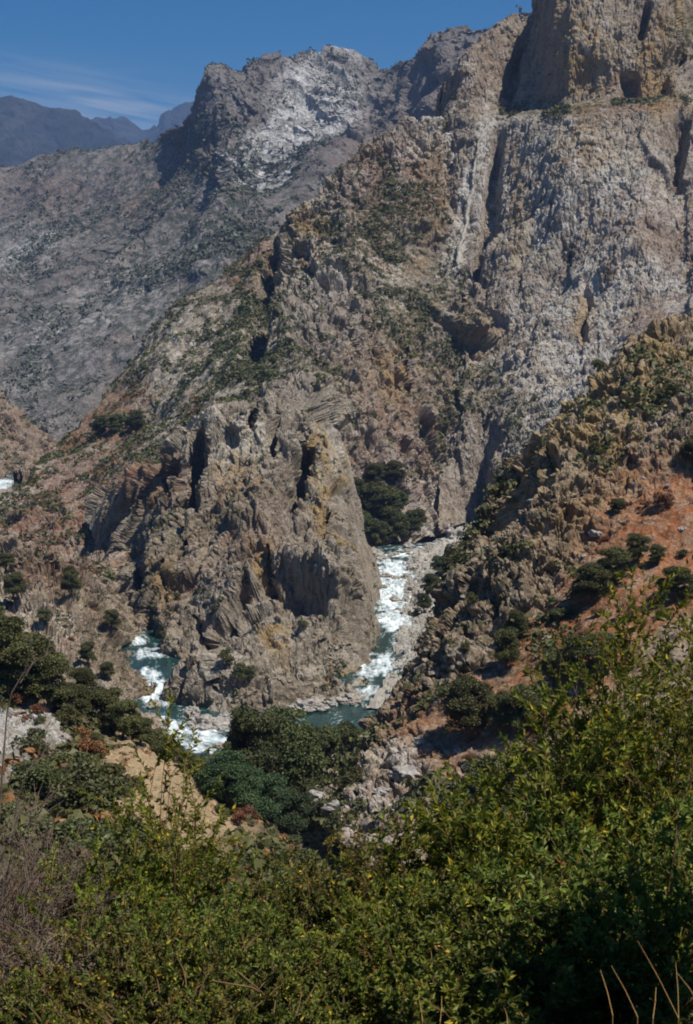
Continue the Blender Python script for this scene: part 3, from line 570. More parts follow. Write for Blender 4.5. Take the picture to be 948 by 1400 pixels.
def ob(name, data, parent=None, loc=None, rz=0, sc=1.):
    o = bpy.data.objects.new(name, data); COL.objects.link(o)
    if parent: o.parent = parent
    if loc is not None: o.location = loc
    o.rotation_euler = (0, 0, rz); o.scale = (sc, sc, sc) if np.isscalar(sc) else sc
    return o
def tag(o, label, cat, group=None, kind=None):
    o['label'] = label; o['category'] = cat
    if group: o['group'] = group
    if kind: o['kind'] = kind
    return o
# tree kinds (unit: metres; scaled per tree): mesh pairs shared by the copies
TREE = {}; BIG = ('trees in the gulch above the upper bend', 'trees by the river', 'bluish trees')
for kind, mat, H, R, nl, per, sz, base in (('oak', M_OAK, 8, 3.6, 46, 600, .165, .7), ('river', M_RIV, 10, 4.4, 48, 640, .2, .9), ('blue', M_BLUE, 8, 4.2, 46, 600, .165, .6)):
    TREE[kind] = [(crown_mesh('crown', nl, per, R, H, base, sz, mat, lob=.31), trunk_mesh(H, R)) for k in range(4 if kind == 'oak' else 3)]
def tree(kind, P, h, label, group, wide=1.):
    k = rng.integers(len(TREE[kind])); c, tr = TREE[kind][k]; H = 10. if kind == 'river' else 8.
    o = bpy.data.objects.new('tree', None); COL.objects.link(o); o.location = P; o.rotation_euler = (0, 0, rng.uniform(0, 6.28)); q = h/H*(1.25 if group in BIG else 1.05)
    o.scale = (q*wide*rng.uniform(.95, 1.1), q*wide*rng.uniform(.95, 1.1), q)
    tag(o, label, 'tree', group); ob('crown', c, o); ob('trunk', tr, o); return o
BOULDER = []
for k in range(5):
    import bmesh
    bm = bmesh.new(); bmesh.ops.create_icosphere(bm, subdivisions=4, radius=1); V = np.array([v.co[:] for v in bm.verts]); Fc = np.array([[v.index for v in f.verts] for f in bm.faces]); bm.free()
    V = V*(1+.2*facet(V*1.3+k*9, 60+k)+.1*facet(V*2.9+k*5, 80+k)+.14*fbm(V*2.5+k, 4, 9))[:, None]*np.array([1.15, .9, .68])
    BOULDER.append((mesh_np('boulder', V, Fc, M_BOULD, link=False).data, mesh_np('boulder', V, Fc, M_PALEB, link=False).data))
def boulder(P, r, label, group=None, pale=0, name='boulder', cat='boulder'):
    o = ob(name, BOULDER[rng.integers(5)][pale], None, P, rng.uniform(0, 6.28), (r*rng.uniform(.85, 1.25), r*rng.uniform(.85, 1.2), r*rng.uniform(.8, 1.15)))
    return tag(o, label, cat, group)

# ------------------------------------------------------------------ trees at their places: (photo x, y of the foot, height m, kind, label)
GT = 'trees on the orange slope'
for x, y, h, k, w, lab in [
 (640, 1012, 11.5, 'oak', 1.1, 'largest dark oak on the orange slope, with its shadow to its left'),
 (680, 1000, 7.5, 'oak', .9, 'slim oak standing right beside the largest slope oak'),
 (717, 1000, 8.5, 'oak', .9, 'oak with pale stem behind the rust-coloured bush'),
 (758, 935, 7.0, 'oak', 1, 'rounded oak at the head of a broad shadow on orange earth'),
 (800, 935, 9.0, 'oak', 1.15, 'broad dense oak in the middle of the orange slope'),
 (832, 905, 5.5, 'oak', 1.2, 'low oak just above the foreground bush top'),
 (690, 912, 8.0, 'oak', .9, 'tall narrow oak on the rocky edge of the slope'),
 (706, 870, 5.5, 'oak', .9, 'small oak above the narrow one, among grey rocks'),
 (808, 825, 8.0, 'oak', 1.15, 'dark oak at the lower end of the diagonal row of three'),
 (840, 795, 7.0, 'oak', 1.15, 'middle oak of the diagonal row of three on orange earth'),
 (872, 768, 6.0, 'oak', 1.1, 'upper oak of the diagonal row of three on orange earth'),
 (900, 770, 4.0, 'oak', 1.1, 'small bushy oak at the upper end of the oak row'),
 (925, 818, 6.5, 'oak', 1.35, 'wide spreading oak alone on the bare orange earth'),
 (945, 640, 6.5, 'oak', 1.2, 'dark oak at the picture edge high on the slope'),
 (845, 700, 3.2, 'oak', 1.3, 'low dark tree below the rocky crest of the slope')]:
    tree(k, drop(sF, x, y), h*1.15, lab, GT, w)
GR = 'trees by the river'
for x, y, h, k, w, lab in [
 (350, 1075, 15.5, 'river', 1.05, 'tall leafy tree in front of the white lower bend'),
 (385, 1085, 16.5, 'river', 1.1, 'tall round tree left of the gap of water'),
 (440, 1062, 14.5, 'river', 1.1, 'leafy tree under the pale rock shelf of the promontory'),
 (478, 1052, 14.0, 'river', 1.0, 'rightmost riverside tree, against the rocky hillside'),
 (412, 1105, 11.0, 'river', 1.2, 'mid-green tree at the foot of the pair by the bend')]:
    tree(k, drop(sK, x, y, 6), h, lab, GR, w)
GB = 'bluish trees below the bend'
for x, y, h, w, lab in [(300, 1098, 9.5, 1.2, 'bluish green tree beside the bottom of the rapids'), (345, 1118, 9.5, 1.3, 'bluish green tree behind the orange shrub'), (385, 1140, 9.0, 1.3, 'dark bluish tree above the foreground leaves'), (425, 1142, 7.0, 1.1, 'bluish tree next to the white triangular rock')]:
    tree('blue', drop(sK, x+14, y, 6), h, lab, GB, w)
GL = 'oaks along the left bank'
for x, y, h, w, lab in [
 (8, 935, 15, 1.2, 'big dark oak at the left picture edge above the white outcrop'), (40, 955, 13, 1.2, 'dark oak second from the left edge'), (-25, 905, 14, 1.2, 'oak cut by the left picture edge'),
 (75, 965, 11, 1.2, 'oak above the gap in the white outcrop'), (72, 925, 10, .9, 'taller oak standing behind the left bank thicket'), (112, 960, 11.5, .95, 'upright oak in the middle of the left bank thicket'),
 (105, 990, 9, 1.3, 'lower oak in front of the upright oak'), (140, 990, 9, 1.25, 'bright topped oak right of the thicket middle'), (170, 1003, 8, 1.25, 'oak towards the right end of the left bank thicket'), (195, 1012, 6, 1.2, 'last small oak at the right end of the left bank thicket')]:
    tree('oak', drop(sK, x, y, 8), h*.88, lab, GL, w*.92)
GG = 'trees in the gulch above the upper bend'
for i, (x, y, h, w) in enumerate([(498, 740, 19, 1.1), (520, 748, 17, 1.1), (545, 735, 18, 1.1), (565, 730, 15, 1.1), (505, 700, 20, 1.1), (530, 705, 20, 1.1), (550, 700, 15, 1.0), (515, 668, 15, 1.2), (545, 660, 15, 1.1), (490, 680, 14, 1), (578, 722, 11, 1.1), (532, 728, 16, 1.1), (640, 700, 10, .8), (632, 712, 8, .8)]):
    tree('oak' if i % 3 else 'river', drop(sB, x, y, 6), h,
         ['dark tree in the gulch touching the promontory', 'tree lowest in the gulch, above the first boulders', 'broad tree over the river mouth of the gulch', 'tree at the right of the gulch above pale rocks', 'tall tree in the gulch middle, left side', 'tall tree in the heart of the gulch thicket', 'rounded tree under the bare reddish patch', 'tree in the upper left of the gulch', 'topmost tree of the gulch thicket', 'tree wedged behind the promontory edge', 'small tree at the outer right edge of the gulch', 'tree between the lowest and the broad gulch trees', 'narrow tree beneath the dark cliff crack', 'short tree above the pale slab by the water'][i], GG, w)
GU = 'trees on the far bank under the shadowed cliff'
for x, y, h, w, lab in [(618, 770, 12, 1.1, 'tree on the gravel bar nearest the upstream end'), (602, 790, 13, 1.1, 'middle tree of three beside the gravel bar'), (590, 815, 12, 1.1, 'lowest tree of three beside the gravel bar'), (580, 835, 9, 1.1, 'bush-like tree where gravel bar meets shadowed cliff')]:
    tree('river', at_z(x, y, 3.), h, lab, GU, w)
for x, y, h, w, lab in [(135, 590, 16, 1.3, 'left tree of the dark clump on the ridge flank'), (158, 588, 17, 1.3, 'middle tree of the dark clump on the ridge flank'), (182, 585, 16, 1.3, 'right tree of the dark clump on the ridge flank')]:
    tree('river', drop(sB, x, y, 5), h, lab, 'clump of trees on the ridge flank', w)
for x, y, h, w, lab in [(100, 810, 12, .9, 'olive tree on the crest of the left bank hill'), (92, 800, 9, .9, 'small olive tree behind the crest tree'), (60, 848, 6.5, 1.2, 'round dark tree alone beside the pale scar'), (118, 905, 9, 1.0, 'dark round tree on the left bank slope'), (155, 860, 9, 1.2, 'tree above the narrow top of the lower river'), (150, 925, 7, 1., 'tree at the water side of the left bank slope'), (15, 815, 12, 1.3, 'dark tree at the edge beside a white rock'), (10, 775, 9, 1.3, 'higher dark tree at the edge of the left bank')]:
    tree('oak', drop(sH, x, y, 5), h, lab, 'trees dotted on the left bank hill', w)

# ------------------------------------------------------------------ scrub: the largest as shrubs of their own, the rest one mass
SHR = {}
for k, m in (('green', M_SHRUB), ('olive', M_OLIVE), ('rust', M_RUST)):
    SHR[k] = [crown_mesh('shrub', 12, 210, 1.0, 1.25, .05, .085, m, lob=.42, flat=.9) for i in range(3)]
def pick(s, n, w, sel=None, steep=.0):
    w = np.clip(w, 0, None)*(s.qd > 1)*(s.qx > -30)*(s.qx < 980)*(s.qy > -20)*(s.qy < 1420)
    w = w*(s.d**0) ; j = rng.choice(len(w), n, replace=False, p=w/w.sum()); return j
def shrubs(s, n, w, r0, r1, label, group, kinds=('green', 'green', 'olive'), name='shrub'):
    for i in pick(s, n, w):
        r = rng.uniform(r0, r1); k = kinds[rng.integers(len(kinds))]
        tag(ob(name, SHR[k][rng.integers(3)], None, s.P[i]-np.array([0, 0, .12*r]), rng.uniform(0, 6.28), (r*rng.uniform(.85, 1.3), r*rng.uniform(.85, 1.3), r*rng.uniform(.7, 1.1))), label, 'shrub', group)
for s in (sA, sB, sC, sD, sF, sH, sK): s.cn = fbm(s.P/(22. if s is not sA else 90.), 3, 70)
sF.w = ss(-.1, .4, sF.cn)*(.35+sF.z[:, 1])
shrubs(sF, 62, sF.w*(1-sF.z[:, 0]*.7), 1.3, 3.2, 'small grey-green shrub among the rocks of the right hillside', 'shrubs among the hillside rocks')
shrubs(sF, 26, (sF.qy < 1000)*sF.z[:, 0]*(sF.qx > 560), .8, 2.2, 'low shrub on the orange earth of the right hillside', 'shrubs on the orange earth', ('green', 'rust', 'olive'))
shrubs(sC, 46, ss(-.3, .4, sC.cn)*(sC.N[:, 2] > .3), 1.0, 2.3, 'small dark shrub growing from cracks of the rock promontory', 'shrubs on the promontory')
shrubs(sH, 40, ss(-.4, .4, sH.cn)*(sH.P[:, 2] > 3), .9, 2.3, 'small shrub on the steep rocky left bank', 'shrubs on the left bank', ('green', 'olive', 'rust'))
shrubs(sK, 60, ((sK.qd < 330)*(sK.qd > 100)*np.clip(1-1.4*sK.z[:, 3]-sK.z[:, 2], 0, 1)*(sK.qx < 480)), 1.2, 2.9, 'rounded shrub on the near wooded slope', 'shrubs on the near slope', ('green', 'olive', 'green', 'green'))
shrubs(sB, 110, ss(-.1, .4, sB.cn)*sB.z[:, 1]**1.5, 1.8, 4.4, 'large shrub on the flank of the central ridge', 'shrubs on the ridge flank')
for i in range(16):
    u = i/15; q = drop(sK, 206+128*u+rng.normal()*5, 1012+96*u+rng.normal()*5, 5); r = rng.uniform(1.7, 2.9)
    tag(ob('shrub', SHR['olive' if i % 3 else 'green'][i % 3], None, q-np.array([0, 0, .2]), rng.uniform(0, 6.28), (r*1.1, r, r*.95)), 'olive shrub in the belt along the upper edge of the tan earth', 'shrubs', 'shrubs along the tan earth')['category'] = 'shrub'
# single shrubs one can point at
for s, x, y, r, k, lab in [
 (sK, 335, 1122, 2.6, 'rust', 'rust-orange shrub between the tan earth and the bluish trees'), (sK, 305, 1110, 1.8, 'olive', 'olive shrub on the upper edge of the tan earth'),
 (sF, 738, 995, 2.6, 'rust', 'rust-coloured bush in front of the pale stemmed oak'), (sF, 642, 1042, 1.6, 'rust', 'small orange bush under the largest slope oak'), (sF, 860, 840, 2.2, 'rust', 'brown bush right of the oak row on orange earth'),
 (sF, 800, 870, 1.6, 'rust', 'dull brown bush below the diagonal oak row'), (sF, 905, 690, 2.6, 'rust', 'dark red bush high on the orange earth'), (sF, 660, 1060, 3.2, 'green', 'grey-green bush at the foot of the largest slope oak'), (sF, 720, 1050, 3.2, 'green', 'wide low bush above the foreground leaves'),
 (sK, 110, 1015, 2.6, 'rust', 'dry brown shrub under the left bank oaks'), (sK, 125, 1035, 2.6, 'rust', 'second dry brown shrub beside the tan earth'), (sK, 20, 960, 1.8, 'rust', 'rusty shrub at the top of the white outcrop'), (sK, 50, 975, 1.6, 'rust', 'rusty shrub on the shoulder of the white outcrop'),
 (sK, 130, 1095, 3.8, 'green', 'big dark shrub left of the tan earth'), (sK, 165, 1080, 3.0, 'olive', 'olive shrub at the left rim of the tan earth'), (sK, 95, 1110, 3.2, 'green', 'dark shrub behind the dry brush'), (sK, 45, 1030, 2.8, 'green', 'green shrub at the foot of the white outcrop'), (sK, 55, 965+20, .9, 'green', 'tiny shrub on the white outcrop'),
 (sC, 338, 925, 5.5, 'green', 'green bush at the water foot of the promontory'), (sC, 308, 905, 4.5, 'green', 'bush right of the dark cleft in the promontory'), (sC, 410, 858, 3.6, 'green', 'upright dark bush on the smooth promontory face')]:
    q = drop(s, x, y, 4); r *= 1.25 if s is sF else 1.; m = SHR[k][rng.integers(3)]
    tag(ob('shrub', m, None, q-np.array([0, 0, .1*r]), rng.uniform(0, 6.28), (r, r*.95, r*.9)), lab, 'shrub')

def mass(name, sets, mat, label):
    VV, FF, RR, o = [], [], [], 0
    for s, w, n, r0, r1, q in sets:
        w = np.clip(w, 0, None)*(s.qx > -60)*(s.qx < 1010)*(s.qd > 1)
        j = rng.choice(len(w), n, replace=False, p=w/w.sum()); c = s.P[j]; r = r0+(r1-r0)*1.5*rng.random(n)**2.4
        d = unit(rng.normal(size=(n, q, 3))); d[..., 2] = np.abs(d[..., 2]); rad = r[:, None, None]*rng.uniform(.45, 1., (n, q, 1))
        p = (c[:, None]+d*rad*np.array([1.15, 1.15, .8])).reshape(-1, 3); nn = unit(d.reshape(-1, 3)+rng.normal(size=(n*q, 3))*.4)
        V, F = quads(p, nn, np.repeat(r, q)*.62*rng.uniform(.7, 1.2, n*q), 1.3)
        VV.append(V); FF.append(F+o); o += len(V); RR.append(np.repeat(np.clip(rng.uniform(0, 1, n)[:, None]+rng.normal(size=(n, q))*.12, 0, 1).ravel(), 4))
    tag(mesh_np(name, np.concatenate(VV), np.concatenate(FF), mat, rnd=np.concatenate(RR)), label, 'scrub', kind='stuff')
mass('scrub', [(sA, ss(-.4, .5, sA.cn)*(.12+sA.z[:, 1]), 16000, 2.5, 8, 8)], M_SAGE, 'grey-green brush on the slopes of the back mountain')
mass('scrub', [
  (sB, ss(-.45, .5, sB.cn)*(.14+sB.z[:, 1]), 26000, .9, 3.0, 10), (sD, ss(0, .4, sD.cn)*(.04+sD.z[:, 1]), 3200, .8, 2.6, 10), (sC, ss(-.1, .5, sC.cn)*(.1+sC.z[:, 1]), 2600, .5, 1.6, 10),
  (sF, ss(-.2, .5, sF.cn)*(.15+sF.z[:, 1])*(1-.8*np.clip(sF.z[:, 0], 0, 1))*(sF.qd > 150), 11000, .4, 1.6, 11), (sH, ss(-.4, .5, sH.cn)*(.3+sH.z[:, 1])*(sH.P[:, 2] > 3), 500, .6, 1.5, 12), (sG, .2+sG.z[:, 1], 420, 1.5, 4.5, 10), (sQ, sQ.z[:, 1]+.02, 220, 1., 3, 12)],
  M_SHRUB, 'grey-green chaparral scrub dotting the canyon slopes')
mass('scrub', [(sB, np.clip(sB.z[:, 0]-.2, 0, 1)*ss(-.2, .5, sB.cn), 3200, .8, 2.3, 10), (sC, sC.z[:, 0]*ss(-.2, .5, sC.cn), 160, .6, 1.5, 12), (sF, sF.z[:, 0]*ss(-.3, .5, sF.cn), 4200, .16, .7, 8), (sK, np.clip(1-1.6*sK.z[:, 3], 0, 1)*(sK.qd > 90), 700, .4, 1.2, 14), (sK, sK.z[:, 3]*ss(-.1, .5, fbm(sK.P/6., 3, 12)), 420, .12, .45, 14)],
  M_RUST, 'rusty dry scrub scattered over the slopes')
mass('undergrowth', [(sK, (sK.qd > 95)*np.clip(1-1.5*sK.z[:, 3]-1.5*sK.z[:, 2], 0, 1), 2600, .5, 1.5, 18)], M_OLIVE, 'olive undergrowth covering the near wooded slope')

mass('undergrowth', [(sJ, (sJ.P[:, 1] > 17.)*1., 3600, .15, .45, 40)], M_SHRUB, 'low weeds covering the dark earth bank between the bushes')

# ------------------------------------------------------------------ boulders
GBo = 'boulders along the river'
for x, y, r, pale, lab in [(511, 757, 6, 0, 'large rounded boulder at the mouth of the gulch'), (528, 788, 3.2, 0, 'brown boulder in the white rapids by the promontory'), (556, 790, 3.2, 0, 'boulder in the rapids by the gravel bar'), (541, 790, 2, 0, 'small boulder in the middle of the rapids'), (525, 803, 2, 0, 'boulder at the left edge of the rapids'), (540, 820, 2.6, 0, 'boulder at the foot of the rapids'),
   (625, 735, 9, 1, 'long pale slab at the head of the upper reach'), (600, 741, 4, 1, 'pale boulder below the long slab'), (560, 748, 4, 1, 'white boulder on the outer bank of the bend'),
   (210, 964, 3.2, 0, 'brown boulder at the left edge of the lower rapids'), (235, 947, 3.6, 0, 'flat tan boulder in the lower rapids'), (197, 930, 2, 0, 'small boulder by the left bank'), (258, 952, 3, 1, 'pale boulder under the promontory cleft'), (262, 975, 3.4, 1, 'pale boulder at the corner of the lower bend'),
   (280, 990, 5, 1, 'big white boulder in the boulder pile of the lower bend'), (300, 992, 4, 1, 'white boulder in the middle of the boulder pile'), (318, 990, 3.2, 1, 'white boulder at the right of the boulder pile'), (345, 1012, 2.2, 0, 'boulder in the white water before the tall tree'), (300, 1020, 1.8, 0, 'small dark boulder in the lower white water')]:
    boulder(at_z(x, y, .3), r, lab, None, pale)
for i in range(34):
    x, y = rng.uniform(552, 600), rng.uniform(765, 835); boulder(at_z(x-(y-765)*.12, y, rng.uniform(.3, 2)), rng.uniform(.9, 2.3), 'grey boulder lying on the pale gravel bar', 'boulders on the gravel bar', int(rng.random() < .5))
for i in range(26):
    t = rng.random(); boulder(at_z(512+t*100+rng.normal()*4, 764-t*22+rng.normal()*3, .4), rng.uniform(1.2, 3), 'grey boulder lining the outer bank of the upper bend', 'boulders on the outer bank', int(rng.random() < .4))
for i in range(24):
    boulder(at_z(rng.uniform(258, 332), rng.uniform(978, 1000), .4), rng.uniform(.8, 2), 'pale boulder in the pile at the lower bend', 'boulders at the lower bend', 1)
for x, y, r, lab in [(432, 1086, 1.8, 'white triangular rock at the left foot of the right hillside'), (552, 1055, 2.6, 'big white rock face block on the hillside foot'), (525, 1078, 1.6, 'white block below the big white rock'), (462, 1105, 2.6, 'tall grey-white boulder above the foreground leaves'), (530, 1150, 1.5, 'pale rock half hidden by the right bush')]:
    boulder(drop(sF, x, y, 4), r*1.0, lab, None, int('white' in lab))
for i in range(30):
    u = rng.random(); boulder(at_z(335+155*u, 984-34*u+rng.normal()*5, rng.uniform(.2, 1.4)), rng.uniform(1.6, 4.2), 'pale boulder of the rock shelf at the foot of the promontory', 'boulders at the promontory foot', int(rng.random() < .75))
j = pick(sF, 70, (sF.qy < 1100)*(sF.qx > 430)*(.3+sF.z[:, 0]))
for i in j: boulder(sF.P[i], rng.uniform(.35, 1.3), 'loose stone lying on the right hillside', 'loose stones on the hillside', int(rng.random() < .35), 'stone', 'stone')
print('plants', round(time.time()-T0, 1))

# ------------------------------------------------------------------ foreground bushes
def bush(name, x0, y0, h, spread, nst, nlf, leaf, mat, label, group=None, lean=(0, 0), arch=.5, stem=M_STEM, asp=2.4, side=7):
    """stems fan out of one base, fork into shoots, leaves along the shoots"""
    b = np.array([x0, y0, bank_z(x0, y0)-.1]); paths, LP, LN, LR = [], [], [], []
    for k in range(nst):
        a = rng.uniform(0, 6.28); sp = spread*math.sqrt(rng.random()); L = h*rng.uniform(.62, 1.0)*(1-.25*(sp/spread)**2)
        dx = math.cos(a)*sp+lean[0]; dy = math.sin(a)*sp+lean[1]; t = np.linspace(0, 1, 8)[:, None]
        bend = rng.normal(size=2)*.12*h
        p = np.concatenate([dx*(t**1.15)+bend[0]*t*t*(1-t)*3+math.cos(a)*.12, dy*(t**1.15)+bend[1]*t*t*(1-t)*3+math.sin(a)*.12, L*(t-arch*.28*t**3*(sp/spread+.3))], 1)
        r0 = .008+.006*rng.random(); paths.append((p, np.linspace(r0, .0025, 8)))
        tone = rng.uniform(.1, .8)
        for q in range(side):
            u = rng.uniform(.22, 1.) if q else 1.
            i = min(int(u*7), 6); f = u*7-i; c = p[i]*(1-f)+p[i+1]*f; tg = unit(p[i+1]-p[i])
            sl = h*rng.uniform(.09, .22)*(1.25-u*.5); dr = unit(tg*.8+unit(rng.normal(size=3))*.85+np.array([0, 0, .25]))
            e = c+dr*sl; mm = c+dr*sl*.5+np.array([0, 0, .03*sl]); pp = np.array([c, mm, e]); paths.append((pp, np.array([.0035, .0025, .0012])))
            n = int(nlf*rng.uniform(.6, 1.4)); v = rng.uniform(.05, 1.05, n)[:, None]; cc = c+dr*sl*v
            o = unit(dr+unit(rng.normal(size=(n, 3)))*1.1+np.array([0, 0, .1])); LP.append(cc); LN.append(o)
            LR.append(np.clip(tone+rng.normal(size=n)*.16, 0, .84)*(rng.random(n) > .1)+0)
    P = np.concatenate(LP); O = np.concatenate(LN); R = np.concatenate(LR)
    odd = rng.random(len(R)) < .085; R = np.where(odd, rng.uniform(.85, 1, len(R)), R)
    n = len(P); ln = leaf*rng.uniform(.55, 1.3, n)[:, None]; nn = unit(np.cross(O, unit(rng.normal(size=(n, 3))+np.array([0, 0, .0])))); nn = np.where(nn[:, 2:] < 0, -nn, nn); sd = np.cross(O, nn)
    V = np.stack([P, P+O*ln*.45+sd*ln/asp*.5+nn*ln*.08, P+O*ln-nn*ln*.12, P+O*ln*.45-sd*ln/asp*.5+nn*ln*.08], 1).reshape(-1, 3)
    i = np.arange(n)[:, None]*4; F = np.concatenate([i+np.array([0, 1, 2]), i+np.array([0, 2, 3])])
    e = bpy.data.objects.new(name, None); COL.objects.link(e); e.location = b; tag(e, label, 'bush', group)
    mesh_np('leaves', V, F, mat, e, rnd=np.repeat(R, 4)); sv, sf = tubes(paths, 4); mesh_np('stems', sv, sf, stem, e); return e
def gx_(px, Y): return (px-474)/FPX*Y*1.03
def top_h(px, py, Y): return at(px, py, Y)[2]-bank_z(0, Y)
SPEC = [ # px, top py, Y, spread, stems, leaves per shoot, leaf, material, label
 (930, 850, 12.5, 1.25, 95, 26, .062, M_FG, 'tallest green bush at the right edge with orange seed tips'),
 (830, 935, 12.0, 1.1, 90, 26, .06, M_FG, 'dense green bush beside the tallest one'),
 (735, 1010, 11.6, 1.0, 80, 26, .058, M_FG, 'mid-height green bush in front of the orange slope trees'),
 (640, 1075, 11.2, .95, 80, 26, .055, M_FG, 'green bush in front of the shaded oak foot'),
 (880, 1090, 9.6, 1.0, 80, 24, .055, M_FGB, 'darker bush low in the right corner'),
 (740, 1160, 9.4, .95, 75, 24, .052, M_FGB, 'dark green bush in the lower right with deep shade under it'),
 (560, 1110, 11.4, .8, 70, 26, .045, M_FGY, 'yellowing bush before the white rocks'),
 (480, 1120, 11.8, .8, 70, 26, .045, M_FGY, 'thin yellow-brown bush at the middle of the foreground'),
 (590, 1190, 9.8, .8, 70, 24, .045, M_FG, 'small-leaved bush right of the dark gap'),
 (385, 1150, 11.6, .8, 70, 26, .045, M_FGB, 'deep green bush below the bluish trees'),
 (300, 1150, 11.4, .75, 65, 26, .045, M_FGB, 'green bush below the bare tan earth'),
 (215, 1075, 12.0, .42, 26, 26, .055, M_FG, 'tall shoots rising in front of the tan earth'),
 (150, 1125, 11.6, .8, 75, 26, .05, M_FG, 'green bush with large yellow leaves'),
 (235, 1215, 9.8, .8, 70, 26, .042, M_FGB, 'yellow-flecked bush in the lower left middle'),
 (340, 1240, 9.4, .75, 65, 24, .045, M_FGB, 'low green bush in front of the fallen stick'),
 (120, 1240, 9.6, .8, 70, 24, .042, M_FGY, 'olive bush in the lower left'),
 (490, 1270, 9.6, .5, 36, 24, .042, M_FGY, 'sparse bush beside the dark gap'),
 (660, 1260, 8.4, .55, 34, 22, .05, M_FGB, 'low sprig bush at the bottom edge'),
 (240, 1310, 8.6, .7, 46, 24, .036, M_FGY, 'fine-leaved low bush at the bottom edge'),
 (120, 1320, 8.6, .7, 46, 24, .036, M_FGB, 'low fine bush in the bottom left corner'),
 (360, 1330, 8.6, .6, 40, 24, .036, M_FGB, 'low fine bush under the fallen stick')]
for px, py, Y, sp, ns, nl, lf, m, lab in SPEC:
    h = top_h(px, py, Y); bush('bush', gx_(px, Y), Y, h*(1.22 if px > 900 else 1.4 if px == 215 else 1.12 if px > 800 else 1. if px > 500 else 1.02), sp, ns, int(nl*1.45), lf*(1.15 if px > 600 else .95), m, lab, 'bushes on the roadside bank')
for px, py, Y, sp, lab in [(40, 1030, 12.5, .9, 'dry brown brush with bare twigs at the left edge'), (-20, 1010, 11.5, .8, 'bare grey brush cut by the left edge'), (70, 1150, 10.5, .8, 'dry brown brush in front of the taller brush'), (20, 1240, 9.4, .7, 'dry tangled brush low at the left edge')]:
    bush('dry_brush', gx_(px, Y), Y, top_h(px, py, Y), sp, 70, 10, .03, M_DRYL, lab, 'dry brush at the left', arch=1.1, stem=M_TWIG, asp=2.2, side=10)
TREE['oak'].append((crown_mesh('crown', 30, 420, 3.4, 8, 2.2, .2, M_OAK, lob=.4), TREE['oak'][0][1]))
e = bpy.data.objects.new('tree', None); COL.objects.link(e); e.location = (4.1, 7.2, bank_z(0, 7.2)-.2); e.scale = (.42, .42, .68); tag(e, 'unseen oak added right of the view to shade the low bushes', 'tree')  # added out of frame so its crown darkens the lower right bushes
ob('crown', TREE['oak'][-1][0], e); ob('trunk', TREE['oak'][-1][1], e)
e = bpy.data.objects.new('tree', None); COL.objects.link(e); e.location = (3.3, 5.5, bank_z(0, 5.5)-.2); e.scale = (.34, .34, .82); tag(e, 'slender unseen oak added beside the viewpoint to shade the bottom middle', 'tree')  # second added shade caster, off frame, darkens the bottom middle
ob('crown', TREE['oak'][-1][0], e); ob('trunk', TREE['oak'][-1][1], e); TREE['oak'].pop()
# grass stems, dead twigs and a fallen stick
for i, (xa, ya, xb, yb) in enumerate([(872, 1286, 928, 1392), (924, 1316, 928, 1392), (926, 1330, 958, 1376), (836, 1320, 872, 1390), (821, 1326, 838, 1388), (897, 1350, 893, 1392), (572, 1362, 578, 1396), (604, 1362, 602, 1396), (690, 1378, 694, 1399)]):
    Y = 5.2; a, b = at(xb, yb, Y), at(xa, ya, Y+.15); m = (a+b)/2+np.array([.003, 0, .004]); V, F = tubes([(np.array([a-np.array([0, 0, .5]), a, m, b]), [.0016, .0015, .0012, .0007])], 5)
    o = mesh_np('grass_stem', V-a, F, M_STRAW); o.location = a
    tag(o, ['long straw stem leaning left in the right corner', 'upright straw stem crossing the leaning one', 'short bent straw stem at the right edge', 'straw stem leaning left, second from the corner group', 'straw stem left of the leaning pair', 'short upright straw stem in the corner', 'left one of two straw stems at the bottom middle', 'right one of two straw stems at the bottom middle', 'stubby straw tip at the bottom edge', 'thin red-brown stalk in the deep shade'][i], 'grass stem', 'straw stems at the bottom')
a, b, c = at(292, 1341, 8.3), at(345, 1350, 8.3), at(362, 1360, 8.3); V, F = tubes([(np.array([a, b, c]), [.005, .007, .005]), (np.array([at(325, 1328, 8.25), at(345, 1345, 8.25), at(360, 1358, 8.3)]), [.005, .006, .004])], 6)
o = mesh_np('fallen_stick', V-a, F, M_STEM); o.location = a; tag(o, 'yellowish forked stick caught in the low leaves', 'stick')
for i, (x, y, Y, L, lab) in enumerate([(10, 975, 12.5, 1.2, 'bare forked grey branch at the left edge in front of the oaks'), (25, 1090, 12, .9, 'bare twiggy branch above the dry brush'), (0, 1180, 11, .9, 'bare arching grey twig over the dry brush')]):
    b = at(x, y, Y); ps = []
    def grow(p, d, L, r, dep):
        q = p+d*L; ps.append((np.array([p, (p+q)/2+rng.normal(size=3)*L*.05, q]), np.array([r, r*.8, r*.55])))
        if dep:
            for _ in range(2+(rng.random() < .5)): grow(p+(q-p)*rng.uniform(.5, 1), unit(d+rng.normal(size=3)*.45), L*rng.uniform(.5, .75), r*.5, dep-1)
    grow(np.zeros(3), unit(np.array([.45, 0, 1.])), L*.42, .006*Y/10, 3)
    lowest = bank_z(0, Y)-b[2]; ps.append((np.array([[0, 0, 0], [-.15, 0, lowest*.5], [-.2, 0, lowest]]), np.array([.006, .008, .01])*Y/10))
    V, F = tubes(ps, 5); o = mesh_np('dead_branch', V, F, M_TWIG); o.location = b; tag(o, lab, 'branch')
print('bushes', round(time.time()-T0, 1))

